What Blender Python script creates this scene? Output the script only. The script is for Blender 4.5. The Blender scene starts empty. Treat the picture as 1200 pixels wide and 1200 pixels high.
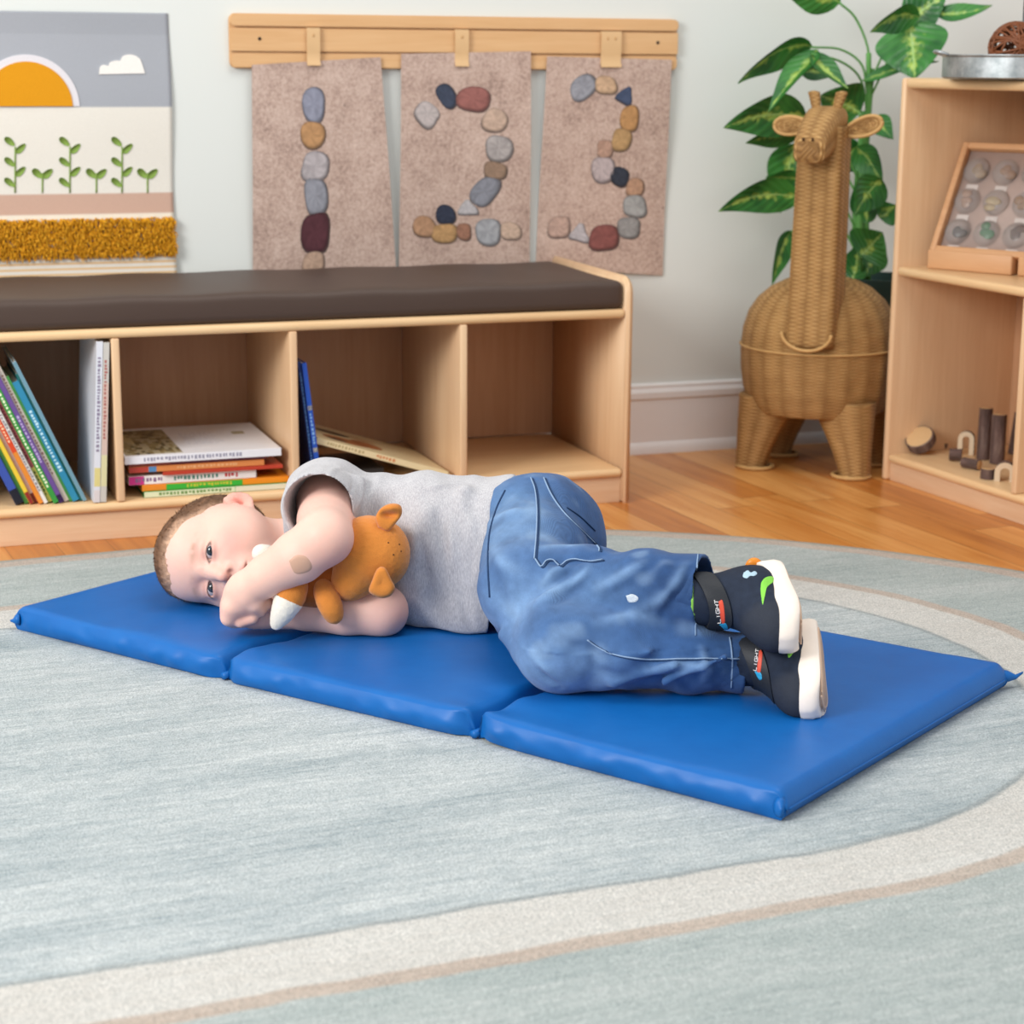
import bpy, bmesh, math, random
import numpy as np
from mathutils import Vector, Matrix
from mathutils.bvhtree import BVHTree
random.seed(7)
RNG = np.random.RandomState(11)
SC = bpy.context.scene
COL = SC.collection

# ------------------------------------------------------------------ camera
F_PX, PITCH, ROLL, CAM_H = 2286.12, 0.2274, 0.0066, 0.7936
_fw = np.array([0, math.cos(PITCH), -math.sin(PITCH)])
_u0 = np.array([0, math.sin(PITCH), math.cos(PITCH)])
_r0 = np.array([1.0, 0, 0])
CR = math.cos(ROLL)*_r0 + math.sin(ROLL)*_u0
CU = -math.sin(ROLL)*_r0 + math.cos(ROLL)*_u0
CO = np.array([0, 0, CAM_H])
cd = bpy.data.cameras.new('camera')
cam = bpy.data.objects.new('camera', cd)
COL.objects.link(cam)
cd.sensor_width = 36.0
cd.lens = F_PX/1200*36
cam.matrix_world = Matrix(((CR[0], CU[0], -_fw[0], 0), (CR[1], CU[1], -_fw[1], 0),
                           (CR[2], CU[2], -_fw[2], CAM_H), (0, 0, 0, 1)))
cd.clip_start = 0.05
cd.dof.use_dof = True
cd.dof.focus_distance = 2.52
cd.dof.aperture_fstop = 6.5
SC.camera = cam

# ------------------------------------------------------------------ world, light, exposure
wd = bpy.data.worlds.new('world')
SC.world = wd
wd.use_nodes = True
_bg = wd.node_tree.nodes['Background']
_bg.inputs[0].default_value = (0.93, 0.97, 1.0, 1)
_bg.inputs[1].default_value = 0.72

def area_light(name, loc, target, sx, sy, power, color):
    ld = bpy.data.lights.new(name, 'AREA')
    ld.shape = 'RECTANGLE'; ld.size = sx; ld.size_y = sy
    ld.energy = power; ld.color = color
    o = bpy.data.objects.new(name, ld); COL.objects.link(o)
    o.location = loc
    o.rotation_euler = (Vector(target)-Vector(loc)).to_track_quat('-Z', 'Y').to_euler()
    return o
area_light('window_daylight', (-2.6, 0.3, 1.9), (0.1, 3.0, 0.2), 1.5, 1.4, 108, (1.0, 0.985, 0.96))
area_light('ceiling_light', (0.5, 2.2, 3.0), (0.3, 2.7, 0.0), 1.6, 1.2, 26, (1.0, 0.96, 0.9))
SC.view_settings.view_transform = 'Standard'
SC.view_settings.look = 'None'
SC.view_settings.exposure = 0.16
SC.view_settings.gamma = 1.0
SC.view_settings.use_curve_mapping = False
SC.cycles.max_bounces = 6
SC.cycles.diffuse_bounces = 4

# ------------------------------------------------------------------ coordinates
def ray(u, v):
    return _fw + CR*((u-600)/F_PX) - CU*((v-600)/F_PX)
def P(u, v, Y):                 # a photographed point whose distance Y from the lens plane is known
    d = ray(u, v)
    return CO + d*(Y/d[1])
def PZ(u, v, z):                # a photographed point whose height z is known
    d = ray(u, v)
    return CO + d*((z-CAM_H)/d[2])
AR = 0.33976                     # direction of the back wall and the bench
RT = np.array([math.cos(AR), math.sin(AR), 0]); RN = np.array([-math.sin(AR), math.cos(AR), 0])
def W(t, n, z=0.0):
    return RT*t + RN*n + np.array([0, 0, z])
def PN(u, v, n):                # photographed point on a plane parallel to the wall, as (t, z)
    d = ray(u, v); k = (n - CO@RN)/(d@RN); X = CO + d*k
    return X@RT, X[2]
N_BENCH, N_WALL = 3.237, 3.666
def nrm(a):
    a = np.asarray(a, float); return a/np.linalg.norm(a)

# ------------------------------------------------------------------ objects
def tag(o, label=None, cat=None, group=None, kind=None):
    if label: o['label'] = label
    if cat: o['category'] = cat
    if group: o['group'] = group
    if kind: o['kind'] = kind
    return o
def thing(name, label, cat, loc=(0, 0, 0), rotz=0.0, group=None):
    o = bpy.data.objects.new(name, None); COL.objects.link(o)
    o.empty_display_size = 0.05
    o.location = loc; o.rotation_euler = (0, 0, rotz)
    return tag(o, label, cat, group)
class MB:
    def __init__(s): s.v = []; s.f = []; s.m = []; s.uv = None
    def add(s, v, f, m=0):
        o = len(s.v)
        s.v += [tuple(map(float, p)) for p in v]
        s.f += [tuple(i+o for i in q) for q in f]
        s.m += [m]*len(f)
        return s
    def rbox(s, a, b, bev=0.002, seg=2, m=0, R=None, c=None):
        a = np.minimum(a, b); b = np.maximum(a, b)
        return s
def obj(name, mb, mats, parent=None, smooth=True, col=None, uv=None):
    me = bpy.data.meshes.new(name)
    me.from_pydata(mb.v, [], mb.f)
    if not isinstance(mats, (list, tuple)): mats = [mats]
    for m in mats: me.materials.append(m)
    if any(mb.m): me.polygons.foreach_set('material_index', mb.m)
    me.polygons.foreach_set('use_smooth', [bool(smooth)]*len(me.polygons))
    if col is not None:
        ca = me.color_attributes.new('Col', 'FLOAT_COLOR', 'POINT')
        c = np.ones((len(mb.v), 4), np.float32); c[:, :3] = np.asarray(col)[:, :3]
        ca.data.foreach_set('color', c.ravel())
    if uv is not None:
        ul = me.uv_layers.new(name='UVMap')
        li = np.zeros(len(me.loops), np.int32); me.loops.foreach_get('vertex_index', li)
        if len(uv) == len(me.loops): ul.data.foreach_set('uv', np.asarray(uv, np.float32).ravel())
        else: ul.data.foreach_set('uv', np.asarray(uv, np.float32)[li].ravel())
    me.validate(); me.update()
    o = bpy.data.objects.new(name, me); COL.objects.link(o)
    if parent is not None: o.parent = parent
    return o
def autosmooth(o, ang=40):
    me = o.data
    bm = bmesh.new(); bm.from_mesh(me)
    for e in bm.edges:
        if len(e.link_faces) == 2 and e.calc_face_angle(0) > math.radians(ang): e.smooth = False
    bm.to_mesh(me); bm.free()
    return o

_boxcache = {}
def box_geo(sx, sy, sz, bev, seg):
    k = (round(sx, 5), round(sy, 5), round(sz, 5), bev, seg)
    if k in _boxcache: return _boxcache[k]
    bm = bmesh.new()
    bmesh.ops.create_cube(bm, size=1.0)
    for v in bm.verts: v.co.x *= sx; v.co.y *= sy; v.co.z *= sz
    if bev > 0:
        bmesh.ops.bevel(bm, geom=list(bm.edges), offset=min(bev, .49*min(sx, sy, sz)), segments=seg, profile=0.5, affect='EDGES')
    bm.verts.index_update()
    r = ([tuple(v.co) for v in bm.verts], [tuple(v.index for v in f.verts) for f in bm.faces])
    bm.free(); _boxcache[k] = r
    return r
def box(mb, a, b, bev=0.002, seg=2, m=0):          # axis aligned box from corner a to corner b
    a = np.array(a, float); b = np.array(b, float); c = (a+b)/2; s = abs(b-a)
    v, f = box_geo(s[0], s[1], s[2], bev, seg)
    return mb.add(np.array(v)+c, f, m)
def obox(mb, c, ax, ay, az, size, bev=0.002, seg=2, m=0):   # oriented box
    v, f = box_geo(size[0], size[1], size[2], bev, seg)
    v = np.array(v); c = np.array(c)
    A = np.array([nrm(ax), nrm(ay), nrm(az)])
    return mb.add(v@A+c, f, m)
def tube(mb, pts, r, n=8, cap=True, m=0, flat=1.0, up=None):
    pts = np.array(pts, float); L = len(pts)
    r = np.full(L, r) if np.isscalar(r) else np.array(r, float)
    t = np.gradient(pts, axis=0); t /= np.maximum(np.linalg.norm(t, axis=1, keepdims=True), 1e-9)
    u = np.array([0, 0, 1.0]) if up is None else np.array(up, float)
    if abs(t[0]@u) > .95*np.linalg.norm(u): u = np.array([1.0, 0.2, 0])
    V = []; a = np.arange(n)*2*np.pi/n
    s = nrm(np.cross(t[0], u))
    for i in range(L):
        s = s - t[i]*(s@t[i]); s = nrm(s); w = np.cross(s, t[i])
        V += list(pts[i] + r[i]*(np.outer(np.cos(a), s) + flat*np.outer(np.sin(a), w)))
    Fc = [(i*n+j, i*n+(j+1) % n, (i+1)*n+(j+1) % n, (i+1)*n+j) for i in range(L-1) for j in range(n)]
    if cap: Fc += [tuple(range(n))[::-1], tuple((L-1)*n+j for j in range(n))]
    return mb.add(V, Fc, m)
def bez(pts, n=24):                                 # smooth Catmull-Rom curve through points
    pts = np.array(pts, float)
    if len(pts) < 3:
        return pts[0]+(pts[-1]-pts[0])*np.linspace(0, 1, n)[:, None]
    q = np.vstack([2*pts[0]-pts[1], pts, 2*pts[-1]-pts[-2]])
    out = []
    for x in np.linspace(0, len(pts)-1-1e-9, n):
        i = int(x); t = x-i; a, b, c, d = q[i:i+4]
        out.append(.5*(2*b+(c-a)*t+(2*a-5*b+4*c-d)*t*t+(3*b-a-3*c+d)*t**3))
    return np.array(out)
def lathe(mb, prof, n=32, c=(0, 0, 0), m=0, close=True):
    V = []; L = len(prof); c = np.array(c)
    for (r, z) in prof:
        for j in range(n):
            a = 2*np.pi*j/n; V.append(c+np.array([r*math.cos(a), r*math.sin(a), z]))
    Fc = [(i*n+j, i*n+(j+1) % n, (i+1)*n+(j+1) % n, (i+1)*n+j) for i in range(L-1) for j in range(n)]
    if close:
        Fc += [tuple(range(n))[::-1], tuple((L-1)*n+j for j in range(n))]
    return mb.add(V, Fc, m)
def prism(mb, poly, h0, h1, fn, m=0):               # polygon (x,y) extruded between h0 and h1 ; fn maps (x,y,h) to a point
    n = len(poly)
    V = [fn(x, y, h0) for x, y in poly]+[fn(x, y, h1) for x, y in poly]
    Fc = [tuple(range(n))[::-1], tuple(range(n, 2*n))]+[(i, (i+1) % n, n+(i+1) % n, n+i) for i in range(n)]
    return mb.add(V, Fc, m)

# ------------------------------------------------------------------ materials
def S(h):
    h = h.lstrip('#'); c = [int(h[i:i+2], 16)/255 for i in (0, 2, 4)]
    return tuple(x/12.92 if x <= .04045 else ((x+.055)/1.055)**2.4 for x in c)
class NT:
    def __init__(s, name):
        s.mat = bpy.data.materials.new(name); s.mat.use_nodes = True
        s.t = s.mat.node_tree; s.b = s.t.nodes['Principled BSDF']
    def n(s, typ, **kw):
        nd = s.t.nodes.new(typ)
        for k, v in kw.items():
            if k == 'ins':
                for kk, vv in v.items(): s.set(nd, kk, vv)
            else: setattr(nd, k, v)
        return nd
    def set(s, nd, k, v):
        i = nd.inputs[k]
        if hasattr(v, 'links') or isinstance(v, bpy.types.NodeSocket): s.t.links.new(v, i)
        elif isinstance(v, (tuple, list)) and len(v) == 3 and i.type == 'RGBA': i.default_value = (*v, 1)
        else: i.default_value = v
    def m(s, op, a, b=None, c=None, clamp=False):
        nd = s.t.nodes.new('ShaderNodeMath'); nd.operation = op; nd.use_clamp = clamp
        s.set(nd, 0, a)
        if b is not None: s.set(nd, 1, b)
        if c is not None: s.set(nd, 2, c)
        return nd.outputs[0]
    def mix(s, fac, a, b, typ='MIX'):
        nd = s.t.nodes.new('ShaderNodeMix'); nd.data_type = 'RGBA'; nd.blend_type = typ
        s.set(nd, 0, fac); s.set(nd, 6, a); s.set(nd, 7, b)
        return nd.outputs[2]
    def ramp(s, fac, stops, interp='LINEAR'):
        nd = s.t.nodes.new('ShaderNodeValToRGB'); cr = nd.color_ramp; cr.interpolation = interp
        while len(cr.elements) < len(stops): cr.elements.new(0.5)
        for e, (p, c) in zip(cr.elements, stops):
            e.position = p; e.color = (*c, 1) if len(c) == 3 else c
        s.set(nd, 0, fac); return nd.outputs[0]
    def coord(s, which='Object', scale=None, rot=None, loc=None):
        tc = s.t.nodes.new('ShaderNodeTexCoord'); o = tc.outputs[which]
        if scale is None and rot is None and loc is None: return o
        mp = s.t.nodes.new('ShaderNodeMapping'); s.t.links.new(o, mp.inputs[0])
        if scale is not None: mp.inputs['Scale'].default_value = scale
        if rot is not None: mp.inputs['Rotation'].default_value = rot
        if loc is not None: mp.inputs['Location'].default_value = loc
        return mp.outputs[0]
    def noise(s, vec, scale, detail=3, rough=.5, dist=0.0):
        nd = s.n('ShaderNodeTexNoise', ins={'Vector': vec, 'Scale': scale, 'Detail': detail, 'Roughness': rough, 'Distortion': dist})
        return nd.outputs[0]
    def bump(s, h, strength=.3, dist=.002):
        nd = s.n('ShaderNodeBump', ins={'Height': h, 'Strength': strength, 'Distance': dist})
        s.t.links.new(nd.outputs[0], s.b.inputs['Normal'])
    def out(s, color=None, rough=None, **kw):
        if color is not None: s.set(s.b, 'Base Color', color)
        if rough is not None: s.set(s.b, 'Roughness', rough)
        for k, v in kw.items(): s.set(s.b, k, v)
        return s.mat
_pm = {}
def plain(hexc, rough=.6, var=.06, spec=.3, bump=0.0, scale=60, metal=0.0, sheen=0.0):
    k = (hexc, rough, var, spec, bump, scale, metal, sheen)
    if k in _pm: return _pm[k]
    t = NT('paint_'+hexc)
    c = S(hexc)
    nz = t.noise(t.coord(), scale, 3)
    f = t.m('MULTIPLY_ADD', nz, 2*var, 1-var)
    col = t.mix(1.0, c, f, 'MULTIPLY')
    nd = t.n('ShaderNodeCombineColor', ins={0: f, 1: f, 2: f})
    col = t.mix(1.0, c, nd.outputs[0], 'MULTIPLY')
    if bump: t.bump(nz, bump, .002)
    _pm[k] = t.out(col, rough, **{'Specular IOR Level': spec, 'Metallic': metal, 'Sheen Weight': sheen})
    return _pm[k]
def attr_mat(name, rough=.6, noise_amt=.08, noise_scale=200, bump=.0, spec=.3, sheen=0.0, sss=0.0, bdist=.002):
    t = NT(name)
    a = t.n('ShaderNodeAttribute', attribute_name='Col')
    nz = t.noise(t.coord(), noise_scale, 4)
    f = t.m('MULTIPLY_ADD', nz, 2*noise_amt, 1-noise_amt)
    cc = t.n('ShaderNodeCombineColor', ins={0: f, 1: f, 2: f})
    col = t.mix(1.0, a.outputs[0], cc.outputs[0], 'MULTIPLY')
    if bump: t.bump(nz, bump, bdist)
    kw = {'Specular IOR Level': spec, 'Sheen Weight': sheen}
    if sss:
        kw['Subsurface Weight'] = sss
        kw['Subsurface Radius'] = (1.0, .35, .2); kw['Subsurface Scale'] = .006
    return t.out(col, rough, **kw)
def wood(name, base, dark, axis=0, scale=1.0, rough=.42, contrast=1.0):
    t = NT(name)
    sc = [28*scale]*3; sc[axis] = 1.6*scale
    v = t.coord('Object', scale=tuple(sc))
    n1 = t.noise(v, 1.0, 5, .6, .6)
    v2 = t.coord('Object', scale=tuple(4*x for x in sc))
    n2 = t.noise(v2, 1.6, 3, .6)
    f = t.m('ADD', t.m('MULTIPLY', n1, .65), t.m('MULTIPLY', n2, .35))
    col = t.ramp(f, [(.5-.2/contrast, S(dark)), (.5+.2/contrast, S(base))])
    t.bump(n2, .06, .001)
    return t.out(col, rough, **{'Specular IOR Level': .35})
# ------------------------------------------------------------------ the setting
def floor_material():
    t = NT('oak_floor')
    ang = math.radians(113.8)
    o = t.coord('Object')
    sx = t.n('ShaderNodeSeparateXYZ', ins={0: o}).outputs
    al = t.m('ADD', t.m('MULTIPLY', sx[0], math.cos(ang)), t.m('MULTIPLY', sx[1], math.sin(ang)))
    ac = t.m('ADD', t.m('MULTIPLY', sx[0], -math.sin(ang)), t.m('MULTIPLY', sx[1], math.cos(ang)))
    w = .083
    q = t.m('DIVIDE', ac, w); row = t.m('FLOOR', q); fr = t.m('FRACT', q)
    sh = t.m('FRACT', t.m('MULTIPLY', t.m('SINE', t.m('MULTIPLY', row, 12.9898)), 437.58))
    l = t.m('DIVIDE', t.m('ADD', al, t.m('MULTIPLY', sh, 1.1)), 1.1)
    cell = t.m('FLOOR', l); fl = t.m('FRACT', l)
    idv = t.m('FRACT', t.m('MULTIPLY', t.m('SINE', t.m('ADD', t.m('MULTIPLY', row, 7.13), t.m('MULTIPLY', cell, 3.71))), 91.7))
    vec = t.n('ShaderNodeCombineXYZ', ins={0: t.m('MULTIPLY', al, 2.2), 1: t.m('MULTIPLY', ac, 34), 2: t.m('MULTIPLY', idv, 40)}).outputs[0]
    g = t.noise(vec, 1.0, 5, .6, .8)
    vec2 = t.n('ShaderNodeCombineXYZ', ins={0: t.m('MULTIPLY', al, 9), 1: t.m('MULTIPLY', ac, 260), 2: idv}).outputs[0]
    g2 = t.noise(vec2, 1.0, 3, .6)
    f = t.m('ADD', t.m('ADD', t.m('MULTIPLY', g, .62), t.m('MULTIPLY', g2, .16)), t.m('MULTIPLY', idv, .26))
    col = t.ramp(f, [(.25, S('9c5620')), (.5, S('c47c38')), (.78, S('e0a560'))])
    gap = t.m('MAXIMUM', t.m('LESS_THAN', fr, .018), t.m('LESS_THAN', fl, .002))
    col = t.mix(t.m('MULTIPLY', gap, .6), col, S('5a3316'))
    t.bump(t.m('SUBTRACT', t.m('MULTIPLY', g2, .2), gap), .12, .001)
    return t.out(col, t.m('MULTIPLY_ADD', g2, .12, .24), **{'Specular IOR Level': .45})
def rug_material():
    t = NT('rug_pile')
    a = .3876
    o = t.coord('Object')
    sx = t.n('ShaderNodeSeparateXYZ', ins={0: o}).outputs
    al = t.m('ADD', t.m('MULTIPLY', sx[0], math.cos(a)), t.m('MULTIPLY', sx[1], math.sin(a)))
    ac = t.m('ADD', t.m('MULTIPLY', sx[0], -math.sin(a)), t.m('MULTIPLY', sx[1], math.cos(a)))
    qx = t.m('MAXIMUM', t.m('SUBTRACT', t.m('ABSOLUTE', t.m('SUBTRACT', al, .0526)), .95), 0.0)
    qy = t.m('ABSOLUTE', t.m('SUBTRACT', ac, 2.1619))
    wob = t.m('MULTIPLY', t.m('SUBTRACT', t.noise(o, 9, 3), .5), .018)
    d = t.m('ADD', t.m('SUBTRACT', t.m('SQRT', t.m('ADD', t.m('MULTIPLY', qx, qx), t.m('MULTIPLY', qy, qy))), .55), wob)
    fine = t.noise(o, 420, 2, .7)
    vecs = t.n('ShaderNodeCombineXYZ', ins={0: t.m('MULTIPLY', al, 7), 1: t.m('MULTIPLY', ac, 150), 2: 0.0}).outputs[0]
    st = t.noise(vecs, 1.0, 4, .65, .4)
    vecb = t.n('ShaderNodeCombineXYZ', ins={0: t.m('MULTIPLY', al, 2.2), 1: t.m('MULTIPLY', ac, 9), 2: 3.0}).outputs[0]
    bl = t.noise(vecb, 1.0, 4, .6)
    mid = t.noise(t.n('ShaderNodeCombineXYZ', ins={0: t.m('MULTIPLY', al, 30), 1: t.m('MULTIPLY', ac, 70), 2: 1.0}).outputs[0], 1.0, 5, .75)
    f = t.m('ADD', t.m('ADD', t.m('MULTIPLY', st, .3), t.m('MULTIPLY', bl, .42)), t.m('MULTIPLY', mid, .28))
    tin = t.ramp(f, [(.33, S('94a4a9')), (.46, S('bfc7c9')), (.60, S('e0e3e2'))])
    tout = t.ramp(f, [(.35, S('a8b3b1')), (.5, S('c2c9c6')), (.65, S('d9dbd8'))])
    cream = t.ramp(f, [(.3, S('d8d1c9')), (.6, S('eae6e0'))])
    pink = t.ramp(f, [(.3, S('c4afa0')), (.6, S('d8c8ba'))])
    ox = t.m('MAXIMUM', t.m('SUBTRACT', t.m('ABSOLUTE', t.m('ADD', al, .3)), 1.1), 0.0); oy = t.m('SUBTRACT', ac, 1.865)
    dO = t.m('SUBTRACT', t.m('ADD', t.m('SQRT', t.m('ADD', t.m('MULTIPLY', ox, ox), t.m('MULTIPLY', oy, oy))), wob), 1.25)
    def step(e, q=None): return t.m('SMOOTH_MIN', t.m('MAXIMUM', t.m('MULTIPLY', t.m('SUBTRACT', d if q is None else q, e), 180), 0.0), 1.0, .3)
    c = t.mix(step(-.004), tin, t.mix(.45, tin, S('8a8c88')))
    c = t.mix(step(.004), c, cream)
    c = t.mix(step(.098), c, pink)
    c = t.mix(step(.122), c, tout)
    c = t.mix(step(-.050, dO), c, pink)
    c = t.mix(step(-.020, dO), c, S('b7b4a8'))
    c = t.mix(t.m('MULTIPLY_ADD', fine, 2.0, -.55, clamp=True), c, t.mix(1.0, c, S('b4b9ba'), 'MULTIPLY'))
    c = t.mix(.18, c, t.mix(1.0, c, c, 'MULTIPLY'))
    h = t.m('ADD', t.m('MULTIPLY', fine, .7), t.m('MULTIPLY', st, .5))
    t.bump(h, .7, .004)
    return t.out(c, .95, **{'Specular IOR Level': .1, 'Sheen Weight': .15})
def build_room():
    m = MB(); box(m, (-4, -1.5, -.06), (4, 6.5, 0), 0)
    tag(obj('floor', m, floor_material(), smooth=False), kind='structure')
    t = NT('wall_paint'); nz = t.noise(t.coord(), 90, 3)
    t.bump(nz, .05, .001)
    wm = t.out(S('dcdfdb'), .62, **{'Specular IOR Level': .25})
    m = MB()
    prism(m, [(-2.2, N_WALL), (2.9, N_WALL), (2.9, N_WALL+.1), (-2.2, N_WALL+.1)], 0, 2.5, lambda x, y, h: W(x, y, h))
    tag(obj('wall_back', m, wm, smooth=False), kind='structure')
    prof = [(0, 0), (.018, 0), (.018, .012), (.013, .022), (.011, .024), (.011, .112), (.014, .116), (.014, .128), (.009, .136), (.009, .142), (0, .146)]
    m = MB(); n = len(prof); V = []
    for tt in (-2.2, 2.9): V += [W(tt, N_WALL-a, b) for a, b in prof]
    m.add(V, [(i, (i+1) % n, n+(i+1) % n, n+i) for i in range(n)]+[tuple(range(n)), tuple(range(2*n-1, n-1, -1))])
    o = obj('baseboard_back', m, plain('e9e4e2', .35, .02, .4), smooth=True); autosmooth(o, 30)
    tag(o, kind='structure')
    # rug
    a = .3876; c, s = math.cos(a), math.sin(a)
    def ring(d):
        r = 1.25+d; p = []
        for k in range(73):
            th = -math.pi/2+math.pi*k/72; p.append((.80+r*math.cos(th), 1.865+r*math.sin(th)))
        for k in range(73):
            th = math.pi/2+math.pi*k/72; p.append((-1.40+r*math.cos(th), 1.865+r*math.sin(th)))
        return [(c*x-s*y, s*x+c*y) for x, y in p]
    m = MB(); rows = [(0, .0), (0, .005), (-.004, .0075), (-.015, .008)]
    V = []; n = 146
    for d, z in rows: V += [(x, y, z) for x, y in ring(d)]
    Fc = [(i*n+j, i*n+(j+1) % n, (i+1)*n+(j+1) % n, (i+1)*n+j) for i in range(3) for j in range(n)]
    Fc += [tuple(range(3*n, 4*n)), tuple(range(n))[::-1]]
    m.add(V, Fc)
    tag(obj('area_rug', m, rug_material()), 'large oval pale teal area rug with a cream ring, lying on the wooden floor', 'rug')
build_room()
RUG = .008
# ------------------------------------------------------------------ bench, cushion, shelf unit
M_birch = wood('birch', 'e4c4a2', 'd4ab86', 0, 1.0)
M_birchv = wood('birch_upright', 'e4c4a2', 'd4ab86', 2, 1.0)
M_edge = wood('birch_edge', 'eac99c', 'dbb282', 0, 1.2, .35)
M_edgev = wood('birch_edge_upright', 'e7c59e', 'd8b088', 2, 1.2, .35)
M_back = wood('birch_back', 'd0a480', 'bd8e69', 2, .8)
B0 = W(1.374, N_BENCH)
T_END = -1.236
def build_bench():
    th = thing('storage_bench', 'long birch storage bench with open cubbies against the back wall', 'bench', B0, AR)
    D = .385
    def panel(name, a, b, mat, bev=.006, seg=3, **k):
        m = MB(); box(m, a, b, bev, seg); return obj(name, m, mat, th, **k)
    # side panels with a rounded top front corner
    for x0 in (-.0135, T_END):
        poly = [(0, 0)]; 
        pts = [(0.0, 0.0), (D, 0.0), (D, .418)]
        for k in range(7):
            an = math.pi/2+k*math.pi/12; pts.append((.03+.03*math.cos(an), .386+.03*math.sin(an)))
        m = MB(); prism(m, pts, x0, x0+.0135, lambda x, y, h: (h, x, y))
        bm = bmesh.new(); me = bpy.data.meshes.new('tmp'); me.from_pydata(m.v, [], m.f); bm.from_mesh(me)
        bmesh.ops.recalc_face_normals(bm, faces=bm.faces)
        bmesh.ops.bevel(bm, geom=[e for e in bm.edges if abs(e.verts[0].co.x-e.verts[1].co.x) < 1e-6], offset=.004, segments=3, affect='EDGES')
        mm = MB(); mm.add([v.co[:] for v in bm.verts], [[v.index for v in f.verts] for f in bm.faces]); bm.free()
        obj('side_panel', mm, M_edgev, th)
    x1, x0 = -.0137, T_END+.0137
    panel('seat_board', (x0, .002, .342), (x1, D, .358), M_edge, .007)
    panel('bottom_shelf', (x0, .002, .049), (x1, D-.012, .065), M_edge, .007)
    panel('kick_board', (x0, .012, 0), (x1, .026, .0488), M_birch, .001)
    panel('back_panel', (x0, D-.012, .0652), (x1, D, .3418), M_back, .0005)
    for xa in (-.3135, -.619, -.9195):
        panel('divider', (xa-.0135, .003, .0652), (xa, D-.0122, .3418), M_edgev, .0028)
    # cushion: a thing of its own
    m = MB()
    nx, ny = 40, 14; L = 1.206; DD = .37; H = .051
    v, f = box_geo(L, DD, H, .012, 5)
    bm = bmesh.new(); bmesh.ops.create_cube(bm, size=1)
    for q in bm.verts: q.co = Vector((q.co.x*L, q.co.y*DD, q.co.z*H))
    bmesh.ops.subdivide_edges(bm, edges=[e for e in bm.edges if abs(e.verts[0].co.x-e.verts[1].co.x) > .1], cuts=30, use_grid_fill=True)
    bmesh.ops.subdivide_edges(bm, edges=[e for e in bm.edges if abs(e.verts[0].co.y-e.verts[1].co.y) > .1], cuts=8, use_grid_fill=True)
    ed = [e for e in bm.edges if len(e.link_faces) == 2 and e.calc_face_angle(0) > 1.0]
    bmesh.ops.bevel(bm, geom=ed, offset=.014, segments=5, affect='EDGES', profile=.5)
    for q in bm.verts:
        x, y, z = q.co
        if z > 0: q.co.z += .004*math.cos(x/L*math.pi)*math.cos(y/DD*math.pi)+.0012*math.sin(x*31+y*13)
    bm.verts.index_update()
    m.add([q.co[:] for q in bm.verts], [[q.index for q in fc.verts] for fc in bm.faces]); bm.free()
    t = NT('brown_vinyl'); nz = t.noise(t.coord(), 260, 3); t.bump(nz, .12, .001)
    mat = t.out(S('4a3a32'), .5, **{'Specular IOR Level': .35})
    o = obj('bench_cushion', m, mat)
    o.location = B0+RT*(T_END/2)+RN*(.006+DD/2)+np.array([0, 0, .3582+H/2]); o.rotation_euler = (0, 0, AR)
    tag(o, 'long dark brown vinyl seat cushion lying on top of the birch storage bench', 'cushion')
build_bench()

SH0 = np.array([.722, 3.739, 0.0]); SHA = math.atan2(-.915, .403)
SX = np.array([.403, -.915, 0.0])/np.hypot(.403, .915); SY = np.array([-SX[1], SX[0], 0.0])
def SW(x, y, z): return SH0+SX*x+SY*y+np.array([0, 0, z])
def PS(u, v, y=0.0):            # photographed point on a plane of the shelf unit at depth y -> (x, z)
    d = ray(u, v); k = ((SH0+SY*y-CO)@SY)/(d@SY); X = CO+d*k-SH0
    return X@SX, X[2]
def build_shelf():
    th = thing('shelf_unit', 'tall birch shelf unit at the right with the display case and log pieces', 'shelf', SH0, SHA)
    D = .30; X1 = .92
    def panel(name, a, b, mat, bev=.006, seg=3):
        m = MB(); box(m, a, b, bev, seg); return obj(name, m, mat, th)
    panel('side_panel', (0, 0, 0), (.015, D, .767), M_edgev)
    panel('side_panel', (X1, 0, 0), (X1+.015, D, .767), M_edgev)
    a, b = .0152, X1-.0002
    panel('top_board', (a, .001, .748), (b, D, .766), M_edge, .007)
    panel('middle_shelf', (a, .002, .399), (b, D-.012, .416), M_edge, .007)
    panel('bottom_shelf', (a, .002, .036), (b, D-.012, .052), M_edge, .007)
    panel('kick_board', (a, .01, 0), (b, .024, .0358), M_birch, .001)
    panel('back_panel', (a, D-.0118, .0522), (b, D, .7478), M_back, .0005)
    x = PS(1190, 460)[0]
    panel('divider', (x, .003, .0522), (x+.0135, D-.0122, .3988), M_edgev, .0028)
build_shelf()
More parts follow.
